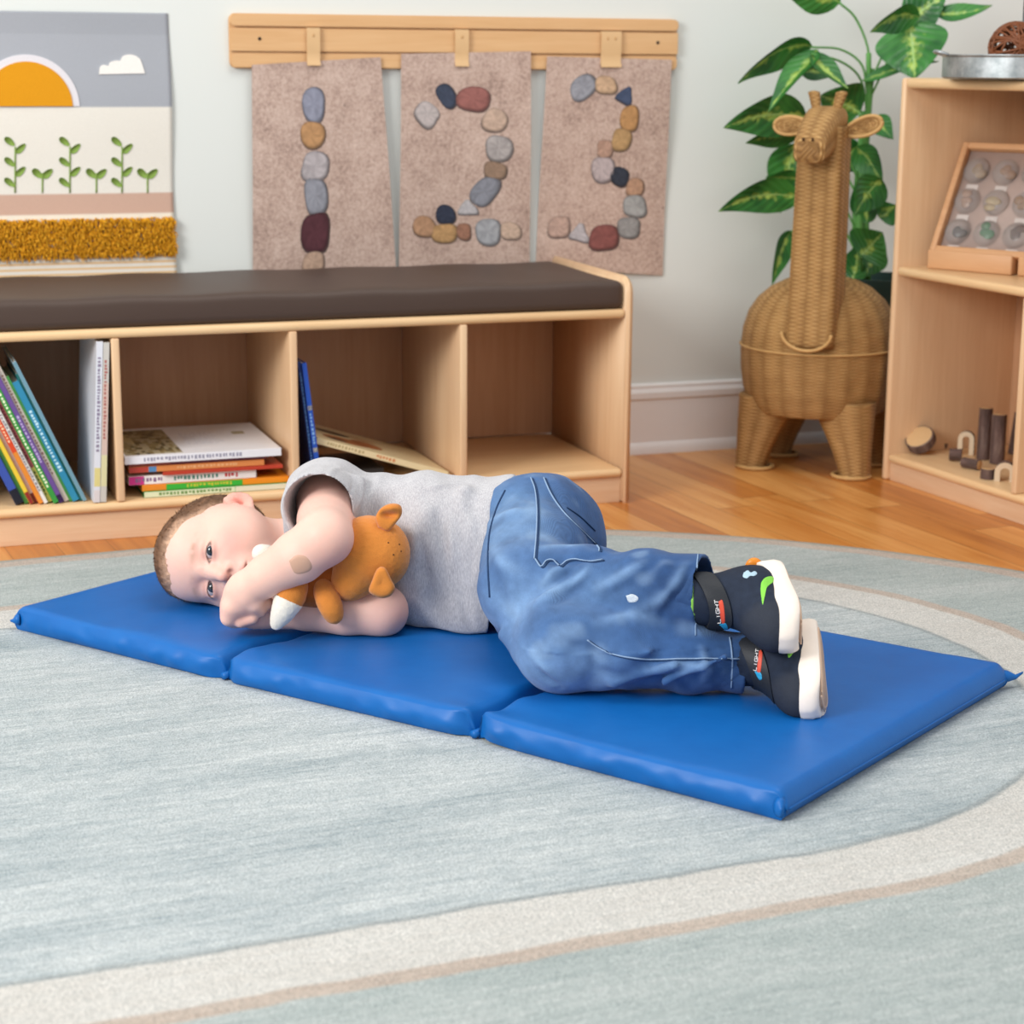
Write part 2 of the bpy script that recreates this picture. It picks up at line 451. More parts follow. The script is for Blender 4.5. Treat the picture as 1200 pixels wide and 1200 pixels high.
# ------------------------------------------------------------------ books
M_pages = plain('ece6da', .8, .08)
def spine_marks(mb, L, T, seed, m):
    rr = random.Random(seed)
    return mb
def make_book(name, label, group, origin, ex, ey, ez, h, d, w, cover, spine=None, marks=(), cat='book', board=False, mark_seed=1):
    """spine faces -ey; ex = thickness direction (w), ey = depth (d), ez = height (h)"""
    o = thing(name, label, cat, origin, 0, group)
    R = Matrix((Vector(nrm(ex)), Vector(nrm(ey)), Vector(nrm(ez)))).transposed()
    o.rotation_euler = R.to_euler()
    ct = .0016 if w > .006 else .0007
    cm = plain(cover, .35, .03, .4)
    m = MB()
    box(m, (0, 0, 0), (ct, d, h), .0004, 1); box(m, (w-ct, 0, 0), (w, d, h), .0004, 1)
    box(m, (0, 0, 0), (w, ct, h), .0006, 2)
    obj('cover', m, cm, o, smooth=False)
    m = MB(); box(m, (ct*1.05, ct*1.2, .003), (w-ct*1.05, d-.004, h-.003), 0, 1)
    obj('page_block', m, M_pages, o, smooth=False)
    if spine or marks:
        m = MB(); mats = []
        def lay(x0, x1, z0, z1, hexc, k):
            mm = plain(hexc, .35, .03, .4)
            if mm not in mats: mats.append(mm)
            box(m, (x0, -.0004-.0002*k, z0), (x1, .0002, z1), 0, 1, mats.index(mm))
        if spine:
            lay(.0003, w-.0003, .0003, h-.0003, cover, -1)
            for (za, zb, hx) in spine: lay(.0004, w-.0004, za*h+.0004, zb*h-.0004, hx, 0)
        rr = random.Random(mark_seed)
        for (za, zb, hx) in marks:         # illegible lettering: a row of small strokes
            z = za*h
            while z < zb*h:
                s = rr.uniform(.0025, .005)
                lay(w*.25, w*rr.uniform(.55, .75), z, z+s, hx, 1); z += s+rr.uniform(.0012, .0035)
        obj('spine_print', m, mats, o, smooth=False)
    return o
def bench_pt(x, y, z): return B0+RT*x+RN*y+np.array([0, 0, z])
SHELF_Z = .0652
def build_books():
    # leaning row at the far left: bases run leftwards from t (bench x)
    def bx(u, v): 
        t_, z_ = PN(u, v, N_BENCH+.03); return t_-1.374, z_
    lean = math.radians(23.5)
    ex = RT*math.cos(lean)+np.array([0, 0, 1])*math.sin(lean)      # thickness direction
    ez = -RT*math.sin(lean)+np.array([0, 0, 1])*math.cos(lean)
    rows = [ # right to left: width, height, cover, spine bands, marks, label
        (.0075, .262, '9fb6c4', [(0, 1, '6f97a8')], [], 'tall slim pale blue-grey book at the right end of the leaning row'),
        (.0050, .240, '1f6b68', [], [], 'thin dark teal book second from the right end of the leaning row'),
        (.0130, .225, '2a86a6', [(0, 1, '2f86aa')], [(.25, .75, 'bfe0e8')], 'blue-teal book with pale lettering in the leaning row'),
        (.0055, .236, '4a9448', [], [], 'thin green book between the teal and the cream book in the leaning row'),
        (.0095, .262, 'ddd2c4', [(0, 1, 'd9ccbe')], [(.2, .9, 'a2746a')], 'cream book with small reddish print left of the thin green book'),
        (.0100, .255, '5d4384', [(0, 1, '6a4d90'), (0, .06, '3a2350')], [(.3, .65, 'b9a8d0')], 'purple book in the leaning row on the bench shelf'),
        (.0105, .250, '2f8a3c', [(0, 1, '38933f')], [(.12, .85, 'e4eec8')], 'green book with white lettering beside the purple book'),
        (.0085, .235, 'e8c95a', [(0, .28, 'e6d36a'), (.28, 1, 'c45a62')], [(.35, .8, '8a2c3a'), (.06, .24, '5a6a3a')], 'pink and yellow book in the leaning row'),
        (.0080, .238, 'e7e3de', [], [(.1, .85, '8c8488')], 'white book with grey print between the pink and orange books'),
        (.0095, .232, 'e0641f', [(0, .42, 'e08a30'), (.42, 1, 'd84a24')], [(.5, .85, 'f2c8a0')], 'orange and red book in the leaning row'),
        (.0075, .228, 'dcd6c8', [(0, .08, '7a2a20')], [], 'thin off-white book left of the orange one in the leaning row'),
        (.0085, .222, 'e2bd2e', [(.1, 1, 'e6c63c'), (0, .1, '8c2a24')], [], 'yellow book in the leaning row'),
        (.0085, .222, '3b7f36', [(0, 1, '4a8a3e')], [], 'mid green book beside the yellow one near the left edge'),
        (.0165, .222, '20306a', [(0, .12, '1c1c28'), (.12, .5, '3a52a6'), (.5, 1, '256c94')], [], 'dark blue book leaning at the frame\'s left edge'),
    ]
    x = bx(102, 588)[0]
    rr = random.Random(3)
    for w, h, cov, sp, mk, lab in rows:
        w *= .84
        x -= w/math.cos(lean)
        p = bench_pt(x+0.0, .02+rr.uniform(0, .014), SHELF_Z+.0005)
        # lowest point of the tilted book is its left-bottom corner (origin)
        make_book('picture_book', lab, 'books leaning in the left cubby', p, ex, RN, ez, h, .2, w, cov, sp, mk, mark_seed=len(lab))
    # upright books at the right of that cubby, leaning slightly to the right
    ln = math.radians(-3.4)
    ex = RT*math.cos(ln)+np.array([0, 0, 1])*math.sin(ln); ez = -RT*math.sin(ln)+np.array([0, 0, 1])*math.cos(ln)
    x0 = bx(108, 597)[0]
    yaw = math.radians(1)
    exy = nrm(ex*math.cos(yaw)+RN*math.sin(yaw)); eyy = nrm(np.cross(ez, exy))
    make_book('picture_book', 'white book standing upright with its cover of printed lines turned to the room', 'upright books by the divider',
              bench_pt(x0, .006, SHELF_Z+.0012), exy, eyy, ez, .272, .19, .0105, 'dcdde4', [(0, .08, 'd8d0d0'), (.1, .22, 'dccf8a')], [(.32, .9, '8f8498')], mark_seed=5)
    make_book('picture_book', 'pale speckled book standing upright right of the white upright book', 'upright books by the divider',
              bench_pt(x0+.0112, .006, SHELF_Z+.0012), exy, eyy, ez, .270, .19, .010, 'c9c4bc', [(.3, .75, 'd3b9ac'), (.1, .3, 'd9d2a4')], [(.4, .9, 'b06a62')], mark_seed=9)
    # flat stack in the second cubby: spine faces the room, spine runs along the bench
    ez_ = RT
    def flat(label, xl, xr, z0, th, cov, sp, mk, dep, y0=.02, yaw=0.0, seed=1, grp='stack of books lying flat'):
        a = AR+yaw; T2 = np.array([math.cos(a), math.sin(a), 0]); N2 = np.array([-math.sin(a), math.cos(a), 0])
        # ex (thickness) = -z so that (ex, ey, ez) stays right handed with ez along the bench
        return make_book('picture_book', label, grp, bench_pt(xl, y0, z0+th), (0, 0, -1), N2, T2, xr-xl, dep, th, cov, sp, mk, mark_seed=seed)
    L = -.6185+.0-.0; L = -.9195+.003
    z = SHELF_Z+.0005
    def X(u, v): return PN(u, v, N_BENCH+.03)[0]-1.374
    xs = [X(170, 584), X(150, 576), X(172, 578)]
    data = [
        ('green and white book at the bottom of the flat stack', X(168, 582), X(338, 571)+.0, .0100, '3d9a3e', [(0, .62, 'd9dcb8'), (.62, 1, 'ded6bc')], [(.1, .6, '6a8a4a')]),
        ('orange and green book second from the bottom of the flat stack', X(166, 575), X(338, 562), .0105, 'e88a1c', [(0, .16, 'e98a2a'), (.16, .68, '3fae3a'), (.68, 1, 'ee8e20')], [(.3, .6, 'c9c23a')]),
        ('magenta-edged white book in the middle of the flat stack', X(151, 571), X(300, 556), .0150, 'f0ece8', [(0, .12, 'd23a8c'), (.12, 1, 'f0ece8')], [(.05, .25, '8a6a8a'), (.35, .7, '5c8a7a'), (.75, .86, 'c23a3a')]),
        ('red book jutting right under the orange book of the flat stack', X(190, 560), X(330, 550), .0060, 'b8402a', [], []),
        ('thin orange book with a red end in the upper flat stack', X(151, 559), X(309, 546), .0100, 'd9803e', [(0, .14, 'b8483a'), (.14, .2, '5a8ab8'), (.2, 1, 'dc8a4c')], [(.35, .8, 'e8b07a')]),
        ('thin wine-red book directly beneath the top book of the flat stack', X(151, 550), X(312, 538), .0055, '8a4a48', [(0, .3, 'a85a4a'), (.3, 1, '7a4450')], []),
    ]
    for i, (lab, xa, xb, th, cov, sp, mk) in enumerate(data):
        xa = max(xa, L)
        flat(lab, xa, min(xb, -.6335), z, th, cov, sp, mk, .2 + .012*((i*7) % 3), .02+.004*(i % 3), 0, i)
        z += th+.0004
    xa = L; xb = X(328, 533)
    o = flat('large white hardback with a landscape picture on its cover, topmost of the flat stack', xa, xb, z, .0135, 'e9e7ea', [(0, 1, 'e6e4e8')], [(.12, .75, '9a98a8')], .255, .018)
    # cover picture and print on the top cover of that book (local x=0 is the upper side)
    m = MB()
    h = xb-xa
    cols = ['7a6a44', '8f8058', 'a69a7c', '5c5236', 'b8a878']
    mats = [plain(c, .4, .1) for c in cols]+[plain('c9c6cc', .4, .03)]
    rr = random.Random(5)
    nx, ny = 16, 14
    for i in range(nx):
        for j in range(ny):
            z0 = .004+i*(h*.36)/nx; y0 = .012+j*.22/ny
            k = 4 if (i < 5 and 5 < j < 12 and rr.random() < .8) else rr.choice([0, 1, 2, 3, 2, 1])
            box(m, (-.0003, y0, z0), (.0001, y0+.22/ny, z0+(h*.36)/nx), 0, 1, k)
    obj('cover_picture', m, mats, o, smooth=False); m = MB()
    for j in range(9):
        y0 = .08+j*.012
        z0 = h*.45
        while z0 < h*.66:
            s = rr.uniform(.004, .012); box(m, (-.0003, y0, z0), (.0001, y0+.004, z0+s), 0, 1, 5); z0 += s+.003
    obj('cover_lettering', m, mats, o, smooth=False); m = MB(); box(m, (-.0003, .15, h*.80), (.0001, .175, h*.88), 0, 1, 2)
    obj('cover_emblem', m, mats, o, smooth=False)
    # two blue books leaning on the divider of the third cubby
    ln = math.radians(6.5)
    def lean_book(lab, xb, w, h, cov, sp, mk, y0):
        ex = RT*math.cos(ln)+np.array([0, 0, 1])*math.sin(ln); ez = -RT*math.sin(ln)+np.array([0, 0, 1])*math.cos(ln)
        return make_book('picture_book', lab, 'blue books leaning on the divider', bench_pt(xb, y0, SHELF_Z+.0006), ex, RN, ez, h, .18, w, cov, sp, mk, mark_seed=int(xb*1000))
    xb = -.619+.0285
    lean_book('dark blue book leaning directly against the divider behind the child', xb, .0055, .222, '1d2f6a', [], [(.1, .9, '5a86b8')], .02)
    lean_book('bright blue book leaning on the dark blue one behind the child', xb+.0060, .0085, .220, '2446a0', [(.2, 1, '2850ac'), (.62, .66, 'd8d0b8'), (.28, .32, 'd8d0b8')], [(.35, .6, '8ab0d8')], .015)
    # cream board book lying tilted: left end propped up
    p0 = PN(372, 516, N_BENCH+.03); p1 = PN(526, 556, N_BENCH+.03)
    a = np.array(p0); b = np.array(p1); dirv = nrm(RT*(b[0]-a[0])+np.array([0, 0, b[1]-a[1]]))
    up = nrm(np.cross(RN, dirv)); up = up if up[2] > 0 else -up
    Lb = np.hypot(*(b-a))
    org = W(a[0], N_BENCH+.03, a[1]+.005)
    ob = make_book('picture_book', 'cream board book with a brown picture lying tilted in the third cubby', None, org, -up, nrm(np.cross(-up, dirv))*-1 if False else RN, dirv, Lb, .2, .011, 'd9c49a', [(0, 1, 'dcc89e')], [(.08, .35, 'b09a70'), (.45, .6, 'c87a4a')], mark_seed=3)
    m = MB(); mats = [plain('a8683c', .4, .1), plain('4a3a2c', .4, .1), plain('c8a87c', .4, .1)]
    def blob(cx, cy, rx, ry, k, z):
        n = 20; V = [(-.0002-z, cy+ry*math.sin(2*math.pi*i/n), cx+rx*math.cos(2*math.pi*i/n)) for i in range(n)]
        m.add(V, [tuple(range(n))], k)
    blob(.07, .06, .045, .03, 0, .0001); blob(.05, .05, .02, .012, 1, .0002); blob(.115, .08, .03, .035, 0, .0001); blob(.12, .14, .03, .02, 2, .0001); blob(.06, .13, .035, .02, 1, .0001)
    obj('cover_picture', m, mats, ob, smooth=False)
    # something must hold up the tilted board book: a dark closed book standing behind it on the shelf
    m = 0
    zb = a[1]-.012
    xl = a[0]-1.374
    make_book('picture_book', 'dark closed book lying flat under the raised end of the cream board book', None, bench_pt(-.575, .05, SHELF_Z+.02), (0, 0, -1), RN, RT, .12, .15, .0195, '2a2422', [], [])
build_books()
# ------------------------------------------------------------------ on the wall: rail with prints, hanging
N_W = N_WALL
def wall_obj_frame(t, z, n=N_WALL): return W(t, n, z)
def Wl(t, z, off): return W(t, N_WALL-off, z)
def build_wall_things():
    # display rail
    c = W(1.185, N_WALL, .826)
    th = thing('display_rail', 'long pale wooden display rail mounted high on the back wall', 'rail', c, AR)
    L = .450; H = .0495
    def plate(x0, x1, z0, z1, y0, y1, r, name, mat, bev=.0015):
        pts = []
        for cx, cz, a0 in ((x1-r, z1-r, 0), (x0+r, z1-r, 90), (x0+r, z0+r, 180), (x1-r, z0+r, 270)):
            for k in range(6):
                a = math.radians(a0+k*18); pts.append((cx+r*math.cos(a), cz+r*math.sin(a)))
        m = MB(); prism(m, pts, y0, y1, lambda x, y, h: (x, h, y))
        bm = bmesh.new(); me = bpy.data.meshes.new('t'); me.from_pydata(m.v, [], m.f); bm.from_mesh(me)
        bmesh.ops.recalc_face_normals(bm, faces=bm.faces)
        if bev: bmesh.ops.bevel(bm, geom=[e for e in bm.edges if abs(e.verts[0].co.y-e.verts[1].co.y) < 1e-6], offset=bev, segments=2, affect='EDGES')
        mm = MB(); mm.add([v.co[:] for v in bm.verts], [[v.index for v in f.verts] for f in bm.faces]); bm.free()
        o = obj(name, mm, mat, th, smooth=True); autosmooth(o, 35); return o
    mr = wood('rail_wood', 'e2bb8c', 'd6a978', 0, 1.0, .45)
    mr2 = wood('rail_wood_slat', 'e0b788', 'd3a472', 0, 1.3, .45)
    plate(-L, L, -H, H, -.008, 0, .012, 'backboard', mr)
    plate(-L+.001, L-.001, .0262, H-.001, -.0165, -.0081, .009, 'top_slat', mr2, .0012)
    plate(-L+.001, L-.001, -.0185, .0228, -.0150, -.0081, .0015, 'track_slat', mr2, .0008)
    plate(-L+.001, L-.001, -H+.001, -.0222, -.0125, -.0081, .009, 'bottom_slat', mr2, .0012)
    m = MB(); dk = plain('3a2a20', .5)
    for x in (-.395, .405):
        m = MB(); tube(m, [(x, -.0152, .004), (x, -.0162, .004)], .0032, 10); obj('screw', m, dk, th)
    mc = plain('d9b384', .4, .03, .4)
    for u, w in ((367, .0125), (541, .0135), (716, .021)):
        t_, z_ = PN(u, 50, N_WALL-.02); x = t_-1.185
        m = MB()
        prof = [(.0245, -.016), (.0245, -.0225), (.016, -.0235), (-.006, -.0235), (-.020, -.0225), (-.034, -.021), (-.041, -.0255), (-.044, -.0255), (-.044, -.0235), (-.037, -.0185), (-.020, -.0195), (-.006, -.0205), (.016, -.0205), (.0205, -.0160)]
        V = []
        for s in (-1, 1): V += [(x+s*w, y, z) for z, y in prof]
        n = len(prof)
        m.add(V, [tuple(range(n)), tuple(range(2*n-1, n-1, -1))]+[(i, n+i, n+(i+1) % n, (i+1) % n) for i in range(n)])
        o = obj('clip', m, mc, th); autosmooth(o, 40)
        m = MB()
        for sx in ((0,) if w < .02 else (-.008, .008)):
            box(m, (x+sx-.0022, -.0242, .008), (x+sx+.0022, -.0232, .014), .0004, 1)
        obj('clip_rivet', m, plain('caa070', .4), o)
    # three prints; stones in picture pixels: (u, v, half width, half height, angle, colour)
    stones1 = [(366, 122, 13, 19, 0, '8a8c9c'), (365, 157, 13, 16, 0, 'b4895f'), (368, 194, 15, 16, 5, 'aea6a8'), (369, 229, 12, 21, -4, '8f9099'), (369, 272, 15, 23, 0, '553037'), (367, 307, 12, 12, 0, 'b79a86')]
    stones2 = [(499, 133, 14, 12, 40, 'b5aba9'), (521, 112, 10, 14, -35, '3d4557'), (553, 115, 18, 14, 12, '94605a'), (578, 140, 14, 13, 20, 'bfa593'), (583, 173, 14, 15, 0, 'a69f9d'), (579, 199, 12, 10, 5, '937a67'), (567, 224, 18, 13, -55, '84868f'), (548, 244, 13, 11, 0, 'b2aeb0', 3), (522, 251, 11, 11, 0, '33394a'), (497, 265, 13, 12, 0, 'b18a6c'), (521, 273, 14, 11, 0, 'b58f63'), (544, 271, 8, 9, 0, '9a705c'), (572, 271, 14, 14, 0, '9fa0a4'), (598, 270, 11, 10, 0, 'c3a996')]
    stones3 = [(681, 102, 16, 12, -35, '92939b'), (708, 99, 12, 10, 0, 'c3a385'), (731, 112, 11, 13, 30, '45516b', 3), (736, 138, 10, 15, 0, 'b68a5c'), (727, 163, 11, 12, 10, 'b39166'), (708, 174, 9, 10, 0, 'b3917f'), (706, 198, 12, 15, 0, 'b5a7a7'), (726, 206, 11, 10, 20, '343a46'), (744, 219, 10, 10, 0, 'b48f76'), (744, 241, 13, 12, 0, 'a0a09f'), (737, 266, 13, 11, 0, '92908f'), (708, 278, 16, 14, 0, '83504c'), (680, 274, 13, 12, 10, 'b3adb0', 3), (656, 266, 12, 12, 0, 'b79b8e')]
    sand = NT('sand_print'); o_ = sand.coord('Object')
    n1 = sand.noise(o_, 16, 5, .7); n2 = sand.noise(o_, 160, 4, .75); n3 = sand.noise(o_, 60, 2, .5)
    f = sand.m('ADD', sand.m('MULTIPLY', n1, .4), sand.m('MULTIPLY', n2, .6))
    cc = sand.ramp(f, [(.32, S('8c756b')), (.48, S('b99f92')), (.64, S('d2bbae'))])
    cc = sand.mix(sand.m('MULTIPLY', sand.m('GREATER_THAN', n3, .77), .6), cc, S('4a3a36'))
    msand = sand.out(cc, .55, **{'Specular IOR Level': .3})
    mst = attr_mat('printed_stone', .5, .16, 220)
    info = [('number one', stones1, [(295, 76), (446, 67), (464, 318), (296, 325)], .0185, 'leftmost of the three sand prints under the rail, pebbles forming the number 1'),
            ('number two', stones2, [(470, 63), (622, 60), (620, 312), (467, 320)], .0195, 'middle of the three sand prints under the rail, pebbles forming the number 2'),
            ('number three', stones3, [(641, 66), (787, 70), (777, 323), (628, 312)], .0185, 'rightmost of the three sand prints under the rail, pebbles forming the number 3')]
    for k, (_, st, quad, off, lab) in enumerate(info):
        Q = []
        for i, (u, v) in enumerate(quad):
            Q.append(np.array(PN(u, v, N_WALL-(off if i < 2 else .006))))
        if k < 2:      # lower edges run on behind the bench
            Q[2] = Q[2]+(Q[2]-Q[1])*.10; Q[3] = Q[3]+(Q[3]-Q[0])*.10
        m = MB(); nu, nv = 14, 24
        def sur(a, b, lift=0.0):
            x, z = (Q[0]*(1-a)+Q[1]*a)*(1-b)+(Q[3]*(1-a)+Q[2]*a)*b
            dep = off*(1-b)+.006*b + .004*math.sin(b*3+k)*math.sin(b*math.pi) + .003*math.sin(a*math.pi*2+k*2)*b
            return W(x, N_WALL-dep-lift, z)
        V = []; C = []
        for side in (0, 1):
            for j in range(nv+1):
                for i in range(nu+1): V.append(sur(i/nu, j/nv, .0003-.0006*side)); C.append((.5, .4, .36))
        n0 = (nu+1)*(nv+1); Fc = []
        for j in range(nv):
            for i in range(nu):
                a = j*(nu+1)+i; Fc.append((a, a+nu+1, a+nu+2, a+1)); Fc.append((n0+a, n0+a+1, n0+a+nu+2, n0+a+nu+1))
        bd = [i for i in range(nu)]+[nu+j*(nu+1) for j in range(nv)]+[nv*(nu+1)+i for i in range(nu, 0, -1)]+[j*(nu+1) for j in range(nv, 0, -1)]
        for i in range(len(bd)):
            a, b = bd[i], bd[(i+1) % len(bd)]; Fc.append((a, b, n0+b, n0+a))
        m.add(V, Fc, 0)
        # printed stones with their printed dark rim
        def uvw(u, v):
            x, z = PN(u, v, N_WALL-.012)
            a = b = .5
            for _ in range(12):
                q = (Q[0]*(1-a)+Q[1]*a)*(1-b)+(Q[3]*(1-a)+Q[2]*a)*b
                da = (Q[1]-Q[0])*(1-b)+(Q[2]-Q[3])*b; db = (Q[3]-Q[0])*(1-a)+(Q[2]-Q[1])*a
                s = np.linalg.solve(np.array([da, db]).T, np.array([x, z])-q); a += s[0]; b += s[1]
            return a, b
        rr = random.Random(k+1)
        def lum(c, f): return tuple(min(1, x*f) for x in c)
        for s in st:
            u, v, hw, hh, an, hx = s[:6]; tri = len(s) > 6
            n = 22; an = math.radians(an); c0 = S(hx); pw = rr.uniform(2.2, 3.2)
            ph = rr.uniform(0, 6)
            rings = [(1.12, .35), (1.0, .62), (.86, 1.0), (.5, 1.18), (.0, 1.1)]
            base = len(m.v)
            for (rad, fl) in rings:
                for i in range(n):
                    th_ = 2*math.pi*i/n; cx, sy = math.cos(th_), math.sin(th_)
                    r_ = (abs(cx)**pw+abs(sy)**pw)**(-1/pw)*(1+.06*math.sin(2*th_+ph)+.04*math.sin(3*th_+2*ph))
                    if tri: r_ *= .62/max(.5, max(math.cos((th_-math.pi*1.5)), math.cos(th_-math.pi*1.5-2.094), math.cos(th_-math.pi*1.5+2.094)))*1.02 if False else min(1.0, .60/max(.3, max(math.cos(th_-q_) for q_ in (math.pi/2, math.pi*7/6, math.pi*11/6))))*1.02/((abs(cx)**pw+abs(sy)**pw)**(-1/pw))
                    x, y = hw*r_*rad*cx, hh*r_*rad*sy
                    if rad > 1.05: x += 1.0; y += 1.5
                    a, b = uvw(u+x*math.cos(an)-y*math.sin(an), v+x*math.sin(an)+y*math.cos(an))
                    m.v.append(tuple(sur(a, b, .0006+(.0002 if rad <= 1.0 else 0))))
                    sp = rr.uniform(.8, 1.2)
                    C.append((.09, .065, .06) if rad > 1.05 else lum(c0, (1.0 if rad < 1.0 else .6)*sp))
            for q in range(len(rings)-1):
                for i in range(n):
                    m.f.append((base+q*n+i, base+q*n+(i+1) % n, base+(q+1)*n+(i+1) % n, base+(q+1)*n+i)); m.m.append(1)
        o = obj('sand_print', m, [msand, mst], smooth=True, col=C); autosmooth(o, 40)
        tag(o, lab, 'poster', 'pebble number prints on the rail')
    # cloth hanging at the left
    Z = lambda u, v: np.array(PN(u, v, N_WALL-.008))
    tl = Z(197, 14); br = Z(205, 325)
    th = thing('wall_hanging', 'woven cloth wall hanging with sun, cloud, seedlings and mustard fringe at the left', 'wall hanging', W(0.4, N_WALL, .63), AR)
    O = np.array([.4, .63])
    zb = {}
    def lx(u, v): q = Z(u, v)-O; return q
    right = [(14, 197), (40, 197.5), (124, 199), (126, 199.5), (225, 202), (252, 203), (300, 205), (330, 205.5)]
    def rx(z):   # right edge of the cloth at height z
        return .2245+.0015*math.sin(z*14)
    def surf(x, z, lift):
        return (x, -(.006+.003*math.sin(x*17+z*5)*.8+.002*math.sin(z*22)+lift), z)
    bands = [(124.5, 14, S('a3a6ac')), (227, 124.5, S('e2ddd3')), (252, 227, S('c8a594')), (258, 252, S('e8ddc8')), (300, 258, S('d9b06a')), (345, 300, S('e6e0d4'))]
    zs = lambda v: lx(100, v)[1]
    m = MB(); C = []
    X0 = -.24
    ztop, zbot = zs(14), zs(345)
    nx = 60; nz = 150
    def colat(x, z):
        v = None
        if z > zs(124.5): 
            c = S('a6a9b0'); 
            if z > zs(40): c = tuple(.93*q for q in c)
            return c
        if z > zs(227): return S('e4dfd5')
        if z > zs(252): return S('c9a795')
        if z > zs(300): return S('e8e0d0')
        k = (zs(300)-z)/(zs(300)-zs(330))*4.6
        return S('e3b676') if (k % 1.0) < .55 else S('e8e2d8')
    for side in (0, 1):
        for j in range(nz+1):
            z = ztop+(zbot-ztop)*j/nz
            for i in range(nx+1):
                x = X0+(rx(z)-X0)*i/nx
                m.v.append(surf(x, z, .0006-.0012*side)); C.append(colat(x, z))
    n0 = (nx+1)*(nz+1)
    for j in range(nz):
        for i in range(nx):
            a = j*(nx+1)+i; m.f.append((a, a+nx+1, a+nx+2, a+1)); m.f.append((n0+a, n0+a+1, n0+a+nx+2, n0+a+nx+1))
    for j in range(nz):
        a = j*(nx+1)+nx; m.f.append((a, a+nx+1, n0+a+nx+1, n0+a))
    for i in range(nx): m.f.append((i, i+1, n0+i+1, n0+i))
    m.m = [0]*len(m.f)
    cloth = attr_mat('woven_cotton', .9, .07, 500, .25, .1)
    obj('cloth', m, cloth, th, col=C)
    def applique(name, poly, col, lift, thick=.0012, mat=None):
        mm = MB(); n = len(poly)
        V = [surf(x, z, lift+thick) for x, z in poly]+[surf(x, z, lift-.001) for x, z in poly]
        mm.add(V, [tuple(range(n))]+[(i, (i+1) % n, n+(i+1) % n, n+i) for i in range(n)])
        return obj(name, mm, mat or plain(col, .9, .08, .1, .2, 400), th, smooth=False)
    sc = lx(33, 124.5)
    def halfdisc(r, n=36, x0=None):
        return [(max(sc[0]+r*math.cos(math.pi*k/n), X0+.004), sc[1]+r*math.sin(math.pi*k/n)) for k in range(n+1)]
    R1 = lx(93, 124)[0]-sc[0]; R2 = lx(85, 124)[0]-sc[0]
    applique('sun_halo', halfdisc(R1), 'dcd8dc', .0012)
    applique('sun', halfdisc(R2), 'd8941f', .0026)
    cl = [(116, 87), (117, 79), (121, 76), (127, 77), (129, 73), (136, 71), (141, 71), (144, 66), (151, 64), (158, 65), (164, 69), (167, 76), (170, 86)]
    applique('cloud', [tuple(lx(*p)) for p in bez(cl, 40)[::-1]], 'efeae4', .0014)
    gr = plain('7f9a4b', .9, .1, .1)
    for bxp, tall in ((18, 1), (50, 0), (82, 1), (113, 0), (143, 1), (173, 0)):
        mm = MB()
        def leaf(cx, cy, an, l, w):
            pts = []
            for k in range(16):
                t_ = 2*math.pi*k/16; a = math.cos(t_)*l; b = math.sin(t_)*w*(1-.25*math.cos(t_))
                u = cx+a*math.cos(an)-b*math.sin(an); v = cy+a*math.sin(an)+b*math.cos(an)
                q = lx(u, v); pts.append(q)
            n = len(pts); V = [surf(q[0], q[1], .0022) for q in pts]+[surf(q[0], q[1], .0002) for q in pts]
            mm.add(V, [tuple(range(n))]+[(i, (i+1) % n, n+(i+1) % n, n+i) for i in range(n)])
        top = 172 if tall else 203
        mm2 = [np.array(surf(*lx(bxp, v), .0015)) for v in (226, (226+top)/2, top)]
        tube(mm, bez(mm2, 6), .0014, 6)
        if tall:
            for s, v in ((-1, 166), (1, 174), (-1, 190), (1, 201), (-1, 214)): leaf(bxp+s*6.5, v, (.7 if s < 0 else -.8), 7.5, 3.6)
        else:
            for s in (-1, 1): leaf(bxp+s*6, 203.5, (.75 if s < 0 else -.75), 7.5, 4)
        obj('seedling', mm, gr, th)
    # shag band: many short yarn ends
    mm = MB(); C = []
    rr = random.Random(8)
    z0, z1 = zs(299), zs(256)
    for k in range(5200):
        x = rr.uniform(X0+.005, rx(0)-.001); z = rr.uniform(z0, z1)
        p = np.array(surf(x, z, .001)); l = rr.uniform(.008, .014)
        d = nrm([rr.uniform(-.6, .6), -1, rr.uniform(-1.1, .3)])
        sd = nrm(np.cross(d, [rr.uniform(-1, 1), rr.uniform(-1, 1), rr.uniform(-1, 1)]))*.0014
        q = p+d*l*.6; e = q+nrm(d+np.array([0, 0, -.9]))*l*.5
        b = len(mm.v); s2 = np.cross(d, sd)
        for pt, w in ((p, 1), (q, 1.1), (e, .7)): mm.v += [tuple(pt+sd*w), tuple(pt-sd*.5*w+s2*w*.8), tuple(pt-sd*.5*w-s2*w*.8)]
        for r_ in (0, 3):
            for i in range(3): mm.f.append((b+r_+i, b+r_+(i+1) % 3, b+r_+3+(i+1) % 3, b+r_+3+i)); mm.m.append(0)
        mm.f.append((b+6, b+7, b+8)); mm.m.append(0)
        c = S(rr.choice(['dd9c26', 'e8ad34', 'd6982a', 'e5a730', 'c98a22'])); C += [c]*9
    o = obj('shag_band', mm, attr_mat('shag_yarn', .95, .1, 300, 0, .05), th, col=C)
    tag(o, kind='stuff')
build_wall_things()
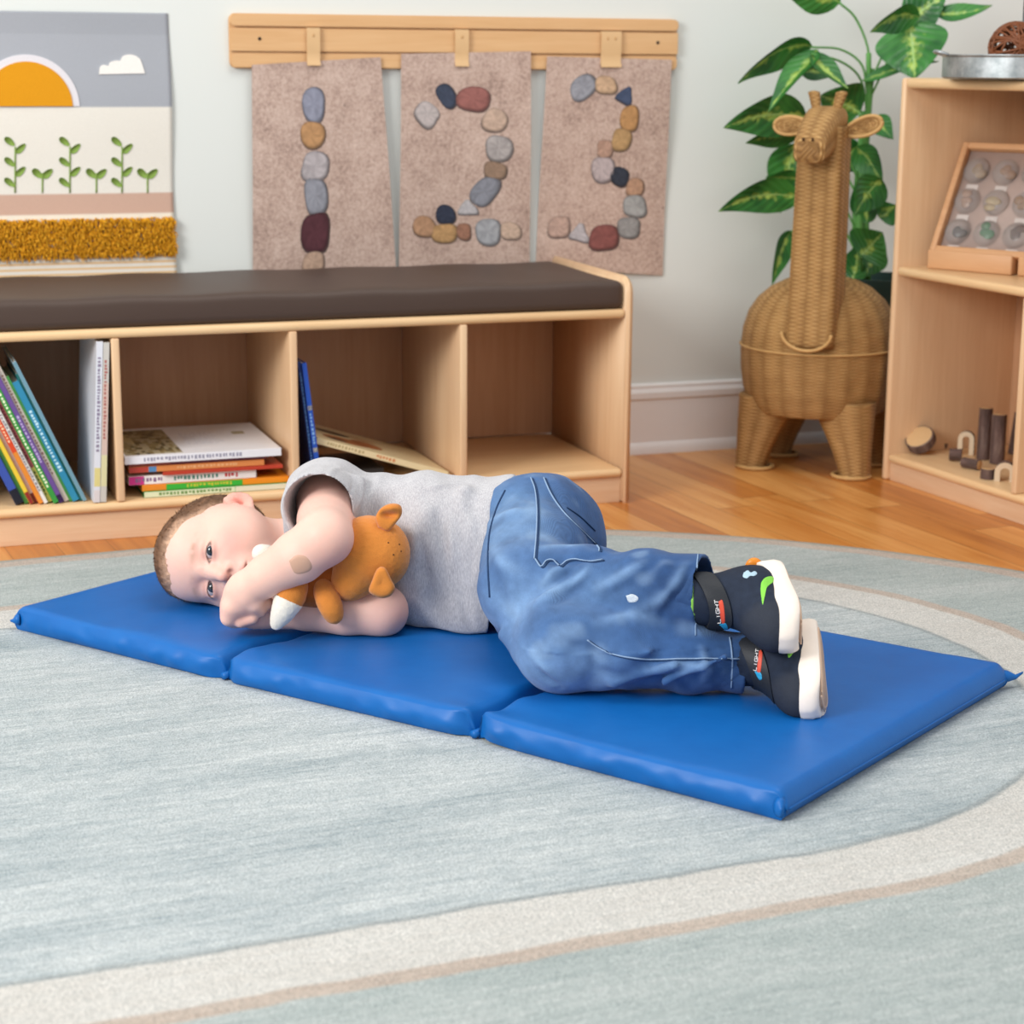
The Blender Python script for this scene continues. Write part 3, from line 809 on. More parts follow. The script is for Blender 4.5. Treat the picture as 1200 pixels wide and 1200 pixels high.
# ------------------------------------------------------------------ wicker giraffe
def wicker(name, ca, cb, strength=.9):
    t = NT(name)
    uv = t.n('ShaderNodeUVMap').outputs[0]
    sx = t.n('ShaderNodeSeparateXYZ', ins={0: uv}).outputs
    u, v = sx[0], sx[1]
    row = t.m('FLOOR', v)
    strand = t.m('ABSOLUTE', t.m('SINE', t.m('MULTIPLY', v, math.pi)))
    over = t.m('SINE', t.m('MULTIPLY', t.m('ADD', u, row), math.pi))
    h = t.m('MULTIPLY', strand, t.m('MULTIPLY_ADD', over, .4, .6))
    nz = t.noise(t.coord(), 38, 3)
    rib = t.m('ABSOLUTE', t.m('SINE', t.m('MULTIPLY', u, math.pi*.5)))
    h = t.m('ADD', t.m('MULTIPLY', h, .72), t.m('MULTIPLY', rib, .28))
    col = t.ramp(t.m('ADD', t.m('MULTIPLY', h, .75), t.m('MULTIPLY', nz, .35)), [(.12, S(cb)), (.62, S(ca)), (1.0, S('dab37a'))])
    t.bump(h, strength, .004)
    return t.out(col, .6, **{'Specular IOR Level': .25})
M_wick = wicker('woven_cane', 'b58a54', '73502b')
M_rim = plain('c39a62', .55, .15, .3, .2, 120)
def grid_surf(mb, fn, nu, nv, closed_u=True, uvs=None, ku=1.0, kv=1.0, capb=False, capt=False):
    base = len(mb.v); cu = nu+1
    for j in range(nv+1):
        for i in range(cu):
            a, b = i/nu, j/nv
            mb.v.append(tuple(fn(a, b))); uvs.append((a*ku, b*kv))
    for j in range(nv):
        for i in range(nu):
            q = base+j*cu+i
            mb.f.append((q, q+1, q+cu+1, q+cu)); mb.m.append(0)
    if capb: mb.f.append(tuple(base+i for i in range(nu))[::-1]); mb.m.append(0)
    if capt: mb.f.append(tuple(base+nv*cu+i for i in range(nu))); mb.m.append(0)
def build_giraffe():
    th = thing('wicker_giraffe_basket', 'woven cane giraffe basket standing in the corner left of the tall shelf', 'basket', (.610, 3.862, 0), math.radians(-27))
    # body
    m = MB(); uv = []
    def body(a, b):
        an = 2*math.pi*a; e = -1+2*b
        z = .118+.27*b
        r = float(np.interp(b, [0, .06, .16, .30, .46, .60, .72, .82, .90, .96, 1.0], [.84, .90, .955, .99, 1.0, .975, .91, .80, .64, .43, .02]))
        r = .155*r*(1+.006*math.cos(an*22))
        return (r*math.cos(an), r*1.02*math.sin(an), z)
    grid_surf(m, body, 176, 60, True, uv, 44, 84, True, True)
    obj('body', m, M_wick, th, uv=uv)
    m = MB(); pts = [(.1562*math.cos(2*math.pi*k/72), .1592*math.sin(2*math.pi*k/72), .247) for k in range(73)]
    tube(m, pts, .0022, 6); obj('woven_rim', m, M_rim, th)
    # neck : rounded rectangle section rising from the front of the body
    def sect(an, hx, hy, p=4.5):
        c, s = math.cos(an), math.sin(an); r = (abs(c)**p+abs(s)**p)**(-1/p)
        return hx*r*c, hy*r*s
    m = MB(); uv = []
    def neck(a, b):
        z = .262+.415*b; k = 1-.10*b
        x, y = sect(2*math.pi*a, .049*k, .043*k, 6.0)
        return (x+.026, y-.112+.014*b+.0 - .018*max(0, .25-b), z)
    grid_surf(m, neck, 64, 40, True, uv, 22, 104, True, True)
    obj('neck', m, M_wick, th, uv=uv)
    m = MB()
    pts = [(.026+.0495*math.cos(t_), -.160, .290-.034*math.sin(t_)) for t_ in np.linspace(0, math.pi, 20)]
    pts = [(x, -.112-.0475, z) for x, y, z in pts]
    tube(m, [(x, y-.003+.035*abs(x-.026)/.048*0, z) for x, y, z in pts], .0035, 6)
    obj('neck_braid', m, M_rim, th)
    # head
    m = MB(); uv = []
    cy, cz = -.100, .672
    def head(a, b):
        t_ = b
        y = .022-.118*t_
        zc = .012-.052*t_**1.2
        hx = .043*(1-.30*t_**.8); hz = (.030+.012*math.sin(math.pi*min(1, t_*1.05)))*(1-.18*t_)
        k = math.sin(math.pi*min(max(t_, .0), 1))**.0
        if t_ < .12: k = math.sqrt(max(.02, 1-((.12-t_)/.12)**2))
        if t_ > .93: k = math.sqrt(max(.55, 1-((t_-.93)/.09)**2))
        x, z = sect(2*math.pi*a, hx*k, hz*k, 4.0)
        return (x+.026, cy+y, cz+zc+z)
    grid_surf(m, head, 48, 40, True, uv, 16, 26, True, True)
    hd = obj('head', m, M_wick, th, uv=uv)
    m = MB()
    for s in (-1, 1):
        tube(m, [(.026+s*.009, cy-.098, cz-.014), (.026+s*.009, cy-.0985, cz-.020)], .0028, 6)
    obj('nostril', m, plain('4a3018', .7), hd)
    # ears: woven paddles with a rim
    for s in (-1, 1):
        m = MB(); uv = []
        c = np.array([.026+s*.070, cy+.012, cz+.004]); ax = nrm([s*1.0, .1, -.02 if s < 0 else .34]); up = nrm(np.cross(ax, [0, 1, 0]))*s*-1
        nn = nrm(np.cross(ax, up))
        def ear(a, b):
            an = 2*math.pi*a
            x = .036*math.cos(an)*b; y = (.0155+.003*math.cos(an))*math.sin(an)*b
            return c+ax*x+up*y+nn*.004*(1-b*b)
        for side in (0, 1):
            base = len(m.v); grid_surf(m, lambda a, b: ear(a, b)+nn*(.002-.004*side), 32, 6, True, uv, 9, 6)
        e = obj('ear', m, M_wick, th, uv=uv)
        m = MB(); tube(m, [c+ax*.037*math.cos(k)+up*(.0165+.003*math.cos(k))*math.sin(k) for k in np.linspace(0, 2*math.pi, 33)], .0036, 8)
        obj('ear_rim', m, M_rim, e)
        m = MB(); uv = []
        b0 = np.array([.026+s*.020, cy+.004, cz+.036]); tp = b0+np.array([s*.008, .004, .034])
        def horn(a, b):
            an = 2*math.pi*a; r = (.009+.003*b)*(1 if b < .9 else math.sqrt(max(.05, 1-((b-.9)/.1)**2)))
            return b0+(tp-b0)*b+np.array([r*math.cos(an), r*math.sin(an)*.8, 0])
        grid_surf(m, horn, 16, 14, True, uv, 6, 9, False, True)
        obj('horn', m, M_wick, th, uv=uv)
    # legs with ring feet
    for sx, sy in ((-1, -1), (1, -1), (-1, 1), (1, 1)):
        m = MB(); uv = []
        xc, yc = sx*.108, sy*.075
        def leg(a, b):
            an = 2*math.pi*a
            z = .002+.148*b
            rx = .029+.036*b**1.3; ry = .028+.022*b**1.5
            x, y = sect(an, rx, ry, 2.6)
            return (xc+x-sx*.036*b**1.3, yc+y-sy*.012*b*b, z)
        grid_surf(m, leg, 44, 26, True, uv, 16, 42, True, True)
        lg = obj('leg', m, M_wick, th, uv=uv)
        m = MB(); tube(m, [(xc-sx*.008+.036*math.cos(k), yc+.033*math.sin(k), .0042) for k in np.linspace(0, 2*math.pi, 33)], .0040, 8)
        obj('foot_ring', m, M_rim, lg)
build_giraffe()
# ------------------------------------------------------------------ plant behind it
def build_plant():
    pc = np.array([.762, 4.022, 0.0])
    th = thing('potted_plant', 'leafy green plant with yellow-flecked leaves standing behind the cane giraffe', 'plant', pc)
    m = MB(); lathe(m, [(.060, .001), (.068, .003), (.084, .30), (.090, .352), (.090, .366), (.083, .366), (.080, .345), (.02, .345)], 40)
    o = obj('pot', m, plain('2f4744', .5, .1), th); autosmooth(o, 40)
    m = MB(); lathe(m, [(.079, .3455), (.06, .35), (.0, .352)], 24, close=False); obj('soil', m, plain('3a2a1e', .95, .3, .1, .8), th)
    t = NT('plant_leaf')
    uv = t.n('ShaderNodeUVMap').outputs[0]; sx = t.n('ShaderNodeSeparateXYZ', ins={0: uv}).outputs
    vv = t.m('ABSOLUTE', sx[1])
    nz = t.noise(t.coord(), 55, 4, .6); nz2 = t.noise(t.coord(), 14, 2)
    ribs = t.m('SINE', t.m('ADD', t.m('MULTIPLY', sx[0], 46), t.m('MULTIPLY', vv, -14)))
    base = t.ramp(t.m('ADD', nz2, t.m('MULTIPLY', ribs, .04)), [(.35, S('1f5a26')), (.65, S('3f8638'))])
    fl = t.m('MULTIPLY', t.m('SUBTRACT', 1.05, vv), nz)
    col = t.mix(t.m('MULTIPLY', t.m('SUBTRACT', fl, .40), 6, clamp=True), base, S('a9c35a'))
    col = t.mix(t.m('LESS_THAN', vv, .035), col, S('9cc070'))
    t.bump(ribs, .25, .002)
    ml = t.out(col, .38, **{'Specular IOR Level': .45})
    mb = MB(); uvs = []; st = MB()
    def leaf(bu, bv, tu, tv, w, Yb, Yt, sag=.0, roll=.0, fold=.25, stem=None):
        b = P(bu, bv, Yb); e = P(tu, tv, Yt); ax = e-b; L = np.linalg.norm(ax); a = ax/L
        toC = nrm(CO-(b+e)/2); s = nrm(np.cross(a, toC)); n = np.cross(s, a)
        s2 = s*math.cos(roll)+n*math.sin(roll); n2 = np.cross(s2, a); n2 = n2 if n2@toC > 0 else -n2
        nu, nv = 18, 8; ww = 1.22*w*Yb/F_PX
        base0 = len(mb.v)
        for side in (0, 1):
            for i in range(nu+1):
                t_ = i/nu
                prof = (math.sin(math.pi*t_**.75)**.85)*(1-.35*t_) * 1.15 if 0 < t_ < 1 else 0.0
                mid = b+ax*t_+np.array([0, 0, 1])*sag*L*4*t_*(1-t_)
                for j in range(nv+1):
                    v = -1+2*j/nv
                    pt = mid+s2*v*ww*prof - n2*fold*ww*prof*(1-abs(v))*.9 + n2*(.0005-.001*side)+n2*.05*ww*math.sin(t_*9+v*3)*abs(v)
                    mb.v.append(tuple(pt)); uvs.append((t_, v))
            o_ = base0+side*(nu+1)*(nv+1)
            for i in range(nu):
                for j in range(nv):
                    q = o_+i*(nv+1)+j; f = (q, q+1, q+nv+2, q+nv+1)
                    mb.f.append(f if side == 0 else f[::-1]); mb.m.append(0)
        if stem is not None:
            pts = [b+ax*.03]+[P(*q) for q in stem]
            tube(st, bez(pts, 14), .0024, 6)
    A = (1020, 95, 4.0)
    #    base        tip        w   Yb    Yt
    leaf(985, 3, 922, -6, 17, 3.98, 3.93, .02, .5, stem=[(1003, 22, 4.0), (1018, 62, 4.01), (1018, 120, 4.01)])
    leaf(952, 54, 865, 98, 17, 3.93, 3.86, .06, .9, .5, stem=[(985, 58, 3.98), (1010, 76, 4.0), (1016, 110, 4.01)])
    leaf(958, 58, 900, 132, 13, 3.92, 3.86, .10, -.7, .6)
    leaf(950, 62, 994, 104, 12, 3.9, 3.88, .03, .8, .5, stem=[(985, 72, 3.96), (1008, 92, 4.0), (1016, 130, 4.01)])
    leaf(938, 84, 985, 85, 9, 3.95, 3.97, .02, .3)
    leaf(946, 138, 848, 150, 21, 3.96, 3.87, .06, .35, stem=[(975, 150, 3.99), (1008, 215, 4.01)])
    leaf(938, 158, 874, 168, 13, 3.98, 3.93, .03, .7, stem=[(970, 170, 4.0), (1008, 235, 4.01)])
    leaf(938, 232, 842, 248, 17, 3.97, 3.88, .08, .3, .3, stem=[(970, 238, 4.0), (1006, 300, 4.01)])
    leaf(932, 168, 914, 250, 22, 4.02, 4.0, .0, .2, stem=[(968, 200, 4.01), (1008, 280, 4.02)])
    leaf(934, 210, 897, 208, 10, 4.0, 3.97, .0, .6)
    leaf(928, 270, 905, 334, 11, 3.99, 3.95, .04, .7, .4, stem=[(950, 262, 4.01), (1004, 330, 4.02)])
    leaf(1008, 132, 962, 112, 25, 3.98, 3.93, .0, .2, stem=[(1014, 180, 4.01)])
    leaf(1010, 170, 975, 200, 18, 4.03, 4.02, .0, .3)
    leaf(1066, 26, 1072, 92, 34, 3.98, 3.93, .0, -.15, .15, stem=[(1045, 45, 4.0), (1024, 90, 4.01), (1020, 130, 4.01)])
    leaf(1078, 20, 1020, 38, 15, 3.96, 3.90, .06, .7, .5)
    leaf(1060, 24, 1110, -8, 20, 3.99, 3.98, .0, .2)
    leaf(1096, 14, 1163, 6, 9, 3.99, 3.93, -.05, .5, .4, stem=[(1060, 35, 4.0), (1022, 110, 4.01)])
    leaf(1010, 95, 1100, 72, 8, 4.0, 3.96, .06, .8, .3)
    leaf(1008, 300, 1034, 272, 24, 3.92, 3.90, .0, .2, stem=[(1010, 330, 4.0)])
    leaf(1022, 138, 1047, 163, 13, 4.0, 3.99, .05, .6)
    leaf(1003, 172, 1034, 214, 15, 3.99, 3.97, .03, -.5)
    leaf(1034, 210, 1001, 252, 18, 3.97, 3.95, .04, .4)
    leaf(1016, 262, 1004, 212, 14, 4.0, 3.97, .0, .6)
    leaf(1034, 290, 1012, 326, 15, 4.0, 3.98, .03, .5)
    leaf(998, 330, 1006, 285, 14, 3.98, 3.96, .0, .5)
    leaf(1030, 255, 1050, 240, 15, 4.0, 4.0, .0, .3)
    obj('foliage', mb, ml, th, uv=uvs).parent = th
    for k, q in enumerate(([(1018, 62), (1017, 130), (1008, 230), (1010, 330)], [(1022, 80), (1014, 200), (1016, 330)], [(1012, 130), (1003, 240), (1004, 335)])):
        pts = bez([P(u, v, 4.012+.006*k) for u, v in q], 20)
        tube(st, pts, np.linspace(.0055, .0085, 20), 8)
    o = obj('stem', st, plain('5f9a4e', .45, .12), th)
    for o in th.children:
        if o.name.startswith(('foliage', 'stem')): o.location = -pc
build_plant()
# ------------------------------------------------------------------ things on the tall shelf
M_frame = wood('maple_frame', 'd9ab80', 'c8966a', 0, 1.4, .45)
def build_case():
    z0 = .4164
    L1 = PZ(1086, 314.5, z0); R1 = PZ(1173, 326, z0)
    ex = nrm([.74, -.67, 0]); ey = np.array([-ex[1], ex[0], 0])
    th = thing('specimen_case', 'tilted maple display case with rows of clear specimen domes on the middle shelf', 'display case', L1, math.atan2(ex[1], ex[0]))
    wl = .175
    m = MB(); box(m, (0, 0, 0), (wl, .03, .036), .003, 2); obj('front_ledge', m, M_frame, th)
    m = MB(); box(m, (wl+.012, 0.0, 0), (wl+.10, .03, .036), .003, 2); obj('front_ledge', m, M_frame, th)
    # plane of the frame from the photographed top left corner
    d = ray(1129, 166); k = ((L1-CO)@ex+.0)/(d@ex); X = CO+d*k-L1
    ty, tz = X@ey, X[2]
    b0 = np.array([0, .004, .034]); t0 = np.array([0, ty, tz]); up = t0-b0; FL = np.linalg.norm(up); up /= FL
    xx = np.array([1.0, 0, 0]); nn = nrm(np.cross(xx, up)); nn = nn if nn[1] < 0 else -nn
    FW = .31; fr = .012
    def bar(x0, x1, a0, a1, n0, n1, name, mat, bev=.002):
        m = MB(); c = b0+xx*(x0+x1)/2+up*(a0+a1)/2+nn*(n0+n1)/2
        obox(m, c, xx, up, nn, (x1-x0, a1-a0, n1-n0), bev); return obj(name, m, mat, th)
    bar(0, fr, 0, FL, -.022, 0, 'frame_rail', M_frame); bar(FW-fr, FW, 0, FL, -.022, 0, 'frame_rail', M_frame)
    bar(fr, FW-fr, FL-fr, FL, -.022, 0, 'frame_rail', M_frame); bar(fr, FW-fr, 0, fr, -.022, 0, 'frame_rail', M_frame)
    bar(fr, FW-fr, fr, FL-fr, -.022, -.016, 'backing_board', plain('b9a59c', .6, .08), 0)
    # a prop at the back
    m = MB(); tpz = b0+up*FL*.7-nn*.022
    px_ = b0+up*FL*.7+xx*.13-nn*.0255
    tube(m, [px_, np.array([px_[0], px_[1]+.045, .0045])], .003, 6); obj('back_prop', m, M_frame, th)
    glass = NT('clear_dome'); gm = glass.out(S('f2f2f2'), .12, **{'Transmission Weight': .85, 'IOR': 1.25, 'Specular IOR Level': .5})
    # grid of domes
    RM = np.array([[math.cos(-math.atan2(ex[1], ex[0])), -math.sin(-math.atan2(ex[1], ex[0])), 0], [math.sin(-math.atan2(ex[1], ex[0])), math.cos(-math.atan2(ex[1], ex[0])), 0], [0, 0, 1]])
    def onpanel(u, v):
        d = RM@ray(u, v); o = RM@(CO-L1); pl = b0-nn*.016
        k = ((pl-o)@nn)/(d@nn); q = o+d*k-b0; return q@xx, q@up
    pts = [(1145, 200), (1177, 203), (1134, 236), (1168, 238), (1123, 272), (1158, 274)]
    q = [onpanel(*p) for p in pts]
    dx = np.mean([q[1][0]-q[0][0], q[3][0]-q[2][0], q[5][0]-q[4][0]]); x0 = np.mean([q[0][0], q[2][0], q[4][0]])
    ys = [np.mean([q[0][1], q[1][1]]), np.mean([q[2][1], q[3][1]]), np.mean([q[4][1], q[5][1]])]
    cols = [['a88a64', '9a6a3e', 'b09a6a'], ['b28a70', 'c4ab7c', 'a07446'], ['3a2c24', '1f7a3c', '5a3a28']]
    rr = random.Random(4)
    for r in range(3):
        for c in range(5):
            x = x0+dx*c
            if x > FW-fr-.02: continue
            ce = b0+xx*x+up*ys[r]-nn*.0158
            m = MB(); rad = min(.027, dx*.43)
            V = []; n = 20
            prof = [(1.0, 0.0), (1.0, .25), (.86, .62), (.55, .85), (.2, .95)]
            for pr, ph in prof:
                for i in range(n):
                    a = 2*math.pi*i/n; V.append(ce+xx*rad*pr*math.cos(a)+up*rad*pr*math.sin(a)+nn*rad*.6*ph)
            m.add(V, [(i*n+j, i*n+(j+1) % n, (i+1)*n+(j+1) % n, (i+1)*n+j) for i in range(4) for j in range(n)]+[tuple(4*n+j for j in range(n))])
            dm = obj('specimen_dome', m, gm, th)
            m = MB()
            cc = cols[r][c] if c < 3 else rr.choice(['8a6a44', '4a3a2a', 'a08a60'])
            for b in range(3):
                a = rr.uniform(0, 6.28); p = ce+nn*.003+(xx*math.cos(a)+up*math.sin(a))*rad*.25*b
                v, f = ell_geo(p, (rad*rr.uniform(.3, .5), rad*rr.uniform(.25, .4), .0035), xx, up, nn); m.add(v, f)
            obj('specimen', m, plain(cc, .4, .25, .4, 0, 400), dm)
            m = MB(); obox(m, ce-up*rad*1.32+nn*.0004, xx, up, nn, (rad*.95, rad*.5, .0008), .0002, 1)
            obj('paper_tag', m, plain('d2c8c2', .7, .03), dm)
def ell_geo(c, r, ax, ay, az, n=12, k=7):
    V = []; F_ = []
    for j in range(k+1):
        ph = -math.pi/2+math.pi*j/k
        for i in range(n):
            a = 2*math.pi*i/n
            V.append(np.array(c)+np.array(ax)*r[0]*math.cos(ph)*math.cos(a)+np.array(ay)*r[1]*math.cos(ph)*math.sin(a)+np.array(az)*r[2]*math.sin(ph))
    for j in range(k):
        for i in range(n): F_.append((j*n+i, j*n+(i+1) % n, (j+1)*n+(i+1) % n, (j+1)*n+i))
    return V, F_
build_case()
def build_tray():
    d = ray(1199, 92); 
    c = P(1199, 60, 3.53); c[2] = .7664
    th = thing('tiered_tray', 'two-tier galvanised metal tray standing on top of the tall shelf', 'tray', c)
    zn = NT('galvanised'); nz = zn.noise(zn.coord(), 40, 3, .6)
    mz = zn.out(zn.ramp(nz, [(.35, S('8f9698')), (.65, S('b9bec0'))]), .42, **{'Metallic': .75})
    R_ = .138
    m = MB(); lathe(m, [(0.0, .001), (R_-.004, .001), (R_, .004), (R_, .038), (R_+.003, .041), (R_+.003, .043), (R_-.002, .043), (R_-.003, .006), (0, .004)], 56, close=False)
    o = obj('lower_tray', m, mz, th); autosmooth(o, 40)
    m = MB(); tube(m, [(0, 0, .004), (0, 0, .152)], .0045, 12); obj('centre_post', m, plain('6e7072', .45, .05, .5, 0, 60, .6), th)
    m = MB(); R2 = .085
    lathe(m, [(0.0, .150), (R2-.004, .150), (R2, .153), (R2, .178), (R2+.003, .181), (R2-.002, .181), (R2-.003, .155), (0, .153)], 48, close=False)
    o = obj('upper_tray', m, mz, th); autosmooth(o, 40)
    m = MB()
    aL = np.array([-math.cos(.05), -math.sin(.05), 0])
    tube(m, bez([aL*(R_-.001)+np.array([0, -.02, .042]), aL*(R_+.016)+np.array([0, -.016, .047]), aL*(R_+.016)+np.array([0, .016, .047]), aL*(R_-.001)+np.array([0, .02, .042])], 16), .003, 8)
    obj('handle', m, mz, th)
    # rattan ball in the tray
    bc = P(1190, 57, 3.475); bc[2] = .7664+.0045+.0485
    m = MB(); rr = random.Random(2)
    for k in range(34):
        n = nrm([rr.gauss(0, 1), rr.gauss(0, 1), rr.gauss(0, 1)]); a = nrm(np.cross(n, [.3, .5, .8])); b = np.cross(n, a)
        off = rr.uniform(-.3, .3); R_ = .0455*rr.uniform(.93, 1.0); q = math.sqrt(1-off*off)
        tube(m, [n*R_*off+(a*math.cos(t_)+b*math.sin(t_))*R_*q for t_ in np.linspace(0, 2*math.pi, 30)], .0021, 5)
    o = obj('rattan_ball', m, plain('7a4526', .5, .25, .4, 0, 80)); o.location = bc
    tag(o, 'brown rattan ball sitting in the lower tier of the metal tray', 'ball')
build_tray()
def build_logs():
    bark = NT('bark'); v = bark.coord('Object', scale=(60, 60, 14)); nz = bark.noise(v, 1.0, 5, .7)
    bark.bump(nz, .8, .004); mbk = bark.out(bark.ramp(nz, [(.3, S('3a2a22')), (.55, S('66504a')), (.75, S('8a7468'))]), .85)
    endg = NT('end_grain'); o_ = endg.coord('Object'); sx = endg.n('ShaderNodeSeparateXYZ', ins={0: o_}).outputs
    r = endg.m('SQRT', endg.m('ADD', endg.m('MULTIPLY', sx[0], sx[0]), endg.m('MULTIPLY', sx[1], sx[1])))
    rg = endg.m('SINE', endg.m('MULTIPLY', endg.m('ADD', r, endg.m('MULTIPLY', endg.noise(o_, 80, 2), .002)), 2600))
    mend = endg.out(endg.ramp(endg.m('MULTIPLY_ADD', rg, .2, .5), [(.2, S('b98d5c')), (.8, S('dcbb8c'))]), .7)
    Z = .0523
    def log(label, base, axis, r, L, name='branch_log', wob=.06, seed=1):
        """solid branch from base centre along axis, bark round, end grain caps"""
        rr = random.Random(seed); n = 22
        ax = Vector(nrm(axis)); q = ax.to_track_quat('Z', 'Y')
        m = MB(); ph = [rr.uniform(0, 6) for _ in range(3)]
        prof = [(.0, 0), (.9, 0), (1.0, .06*min(1, r/L)), (1.0, .35), (1.0, .7), (1.0, 1-.06*min(1, r/L)), (.9, 1.0), (0.0, 1.0)]
        V = []
        for (pr, h) in prof:
            for i in range(n):
                a = 2*math.pi*i/n; k = 1+wob*(.6*math.sin(2*a+ph[0])+.4*math.sin(3*a+ph[1]+h*2))
                V.append((r*pr*k*math.cos(a), r*pr*k*math.sin(a), L*h))
        for s in range(7):
            for i in range(n):
                m.f.append((s*n+i, s*n+(i+1) % n, (s+1)*n+(i+1) % n, (s+1)*n+i)); m.m.append(1 if s in (0, 6) else 0)
        m.v = V
        o = obj(name, m, [mbk, mend]); autosmooth(o, 50)
        o.location = base; o.rotation_euler = q.to_euler()
        return tag(o, label, 'wood piece', 'natural wood pieces on the bottom shelf')
    k = 3.55/F_PX
    def at(u, v, dz=0): p = PZ(u, v, Z); p[2] += dz; return p
    up = (0, 0, 1)
    log('standing dark branch piece farthest left of the upright ones', at(1121, 520), up, .0115, .072, seed=2)
    log('standing dark branch piece second from the left of the upright ones', at(1152, 538), up, .0125, .100, seed=3)
    log('standing dark branch piece in front at the right, beside the divider', at(1168, 543), up, .0138, .095, seed=4)
    # large slice leaning: face up-left toward the room
    c = at(1080, 531); ax = nrm([-.45, -.42, .78]); R_ = .0295; T_ = .019
    # lowest point of a tilted disc on the shelf
    sl = math.sqrt(1-ax[2]**2)
    base = np.array([c[0], c[1], Z+R_*1.06*sl+.0004])
    log('thick round log slice lying tilted at the left of the bottom shelf', base, ax, R_, T_, 'log_slice', .04, 5)
    c = at(1102, 524); log('thin flat log slice behind the big round slice', c, up, .019, .011, 'log_slice', .04, 6)
    # diagonal-cut little branch
    p = at(1112, 540); d = nrm([.9, -.25, .0]); log('short branch stub lying down with its pale cut face to the left', p+np.array([0, 0, .0128]), d, .0118, .024, seed=7)
    p = at(1128, 548); d = nrm([.75, -.75, 0]); log('short dark branch lying in front of the pale arch', p+np.array([0, 0, .0105]), d, .0098, .036, seed=8)
    p = at(1157, 561); log('short pale stub standing at the front beside the lying branch', p, up, .0125, .019, seed=9)
    def arch(label, base, fx, R_, r_, T_, hgt, seed):
        fx = nrm(fx); fy = np.array([-fx[1], fx[0], 0])
        n = 18; out = [(R_*math.cos(math.pi*i/n), hgt-R_+R_*math.sin(math.pi*i/n)) for i in range(n+1)]
        inn = [(r_*math.cos(math.pi*i/n), hgt-R_+r_*math.sin(math.pi*i/n)*.95) for i in range(n+1)]
        out = [(R_, 0)]+out+[(-R_, 0)]; inn = [(r_, .0)]+inn+[(-r_, .0)]
        m = MB(); N_ = len(out); V = []
        for y in (0, T_):
            V += [(x, y, z) for x, z in out]+[(x, y, z) for x, z in inn]
        for i in range(N_-1):
            m.f += [(i, i+1, N_+i+1, N_+i), (2*N_+i+1, 2*N_+i, 3*N_+i, 3*N_+i+1), (i+1, i, 2*N_+i, 2*N_+i+1), (N_+i, N_+i+1, 3*N_+i+1, 3*N_+i)]; m.m += [0, 0, 1, 0]
        for a in (0, N_-1):
            m.f.append((a, N_+a, 3*N_+a, 2*N_+a)); m.m.append(0)
        m.v = V
        o = obj('wood_arch', m, [plain('d9c3a6', .7, .06), mbk]); autosmooth(o, 40)
        o.location = base; o.rotation_euler = (0, 0, math.atan2(fx[1], fx[0]))
        tag(o, label, 'wood piece', 'natural wood pieces on the bottom shelf')
    arch('pale wooden arch standing upright among the standing branches', at(1131, 533), (.9, -.35, 0), .0155, .0065, .014, .046, 1)
    arch('pale wooden arch with dark bark standing close to the divider', at(1177, 565), (.95, -.3, 0), .0185, .0085, .022, .036, 2)
    log('dark branch piece leaning at the back behind the front standing branch', at(1186, 533)+np.array([0, 0, .0018]), (.12, .05, 1), .0088, .082, seed=11)
build_logs()
# ------------------------------------------------------------------ folding rest mat
MAT_H = .034; MAT_Z0 = RUG
MA, MBp, MC = PZ(21, 738, MAT_Z0), PZ(914, 962, MAT_Z0), PZ(1174, 806, MAT_Z0)
MF1, MF2 = PZ(260, 798, MAT_Z0), PZ(553, 867, MAT_Z0)
MD = MA+(MC-MBp)
def mat_pt(u, v, w):
    """u: 0..3 along the three panels, v: 0..1 front to back, w: height"""
    fr = [MA, MF1, MF2, MBp]; i = min(int(max(u, 0)), 2); t = u-i
    f = fr[i]*(1-t)+fr[i+1]*t
    b = MD+(MC-MD)*u/3
    p = f*(1-v)+b*v
    return np.array([p[0], p[1], MAT_Z0+w])
def vnoise(p, seed=0):          # smooth 3-D value noise, p (N,3)
    p = np.asarray(p, float); i = np.floor(p).astype(np.int64); f = p-i; f = f*f*(3-2*f)
    def h(a):
        n = (a[:, 0]*73856093) ^ (a[:, 1]*19349663) ^ (a[:, 2]*83492791) ^ (seed*2654435761)
        n = (n ^ (n >> 13))*1274126177; n = n ^ (n >> 16)
        return (n & 0xffff)/65535.0
    r = 0
    for dx in (0, 1):
        for dy in (0, 1):
            for dz in (0, 1):
                w = (f[:, 0] if dx else 1-f[:, 0])*(f[:, 1] if dy else 1-f[:, 1])*(f[:, 2] if dz else 1-f[:, 2])
                r = r+w*h(i+np.array([dx, dy, dz]))
    return r
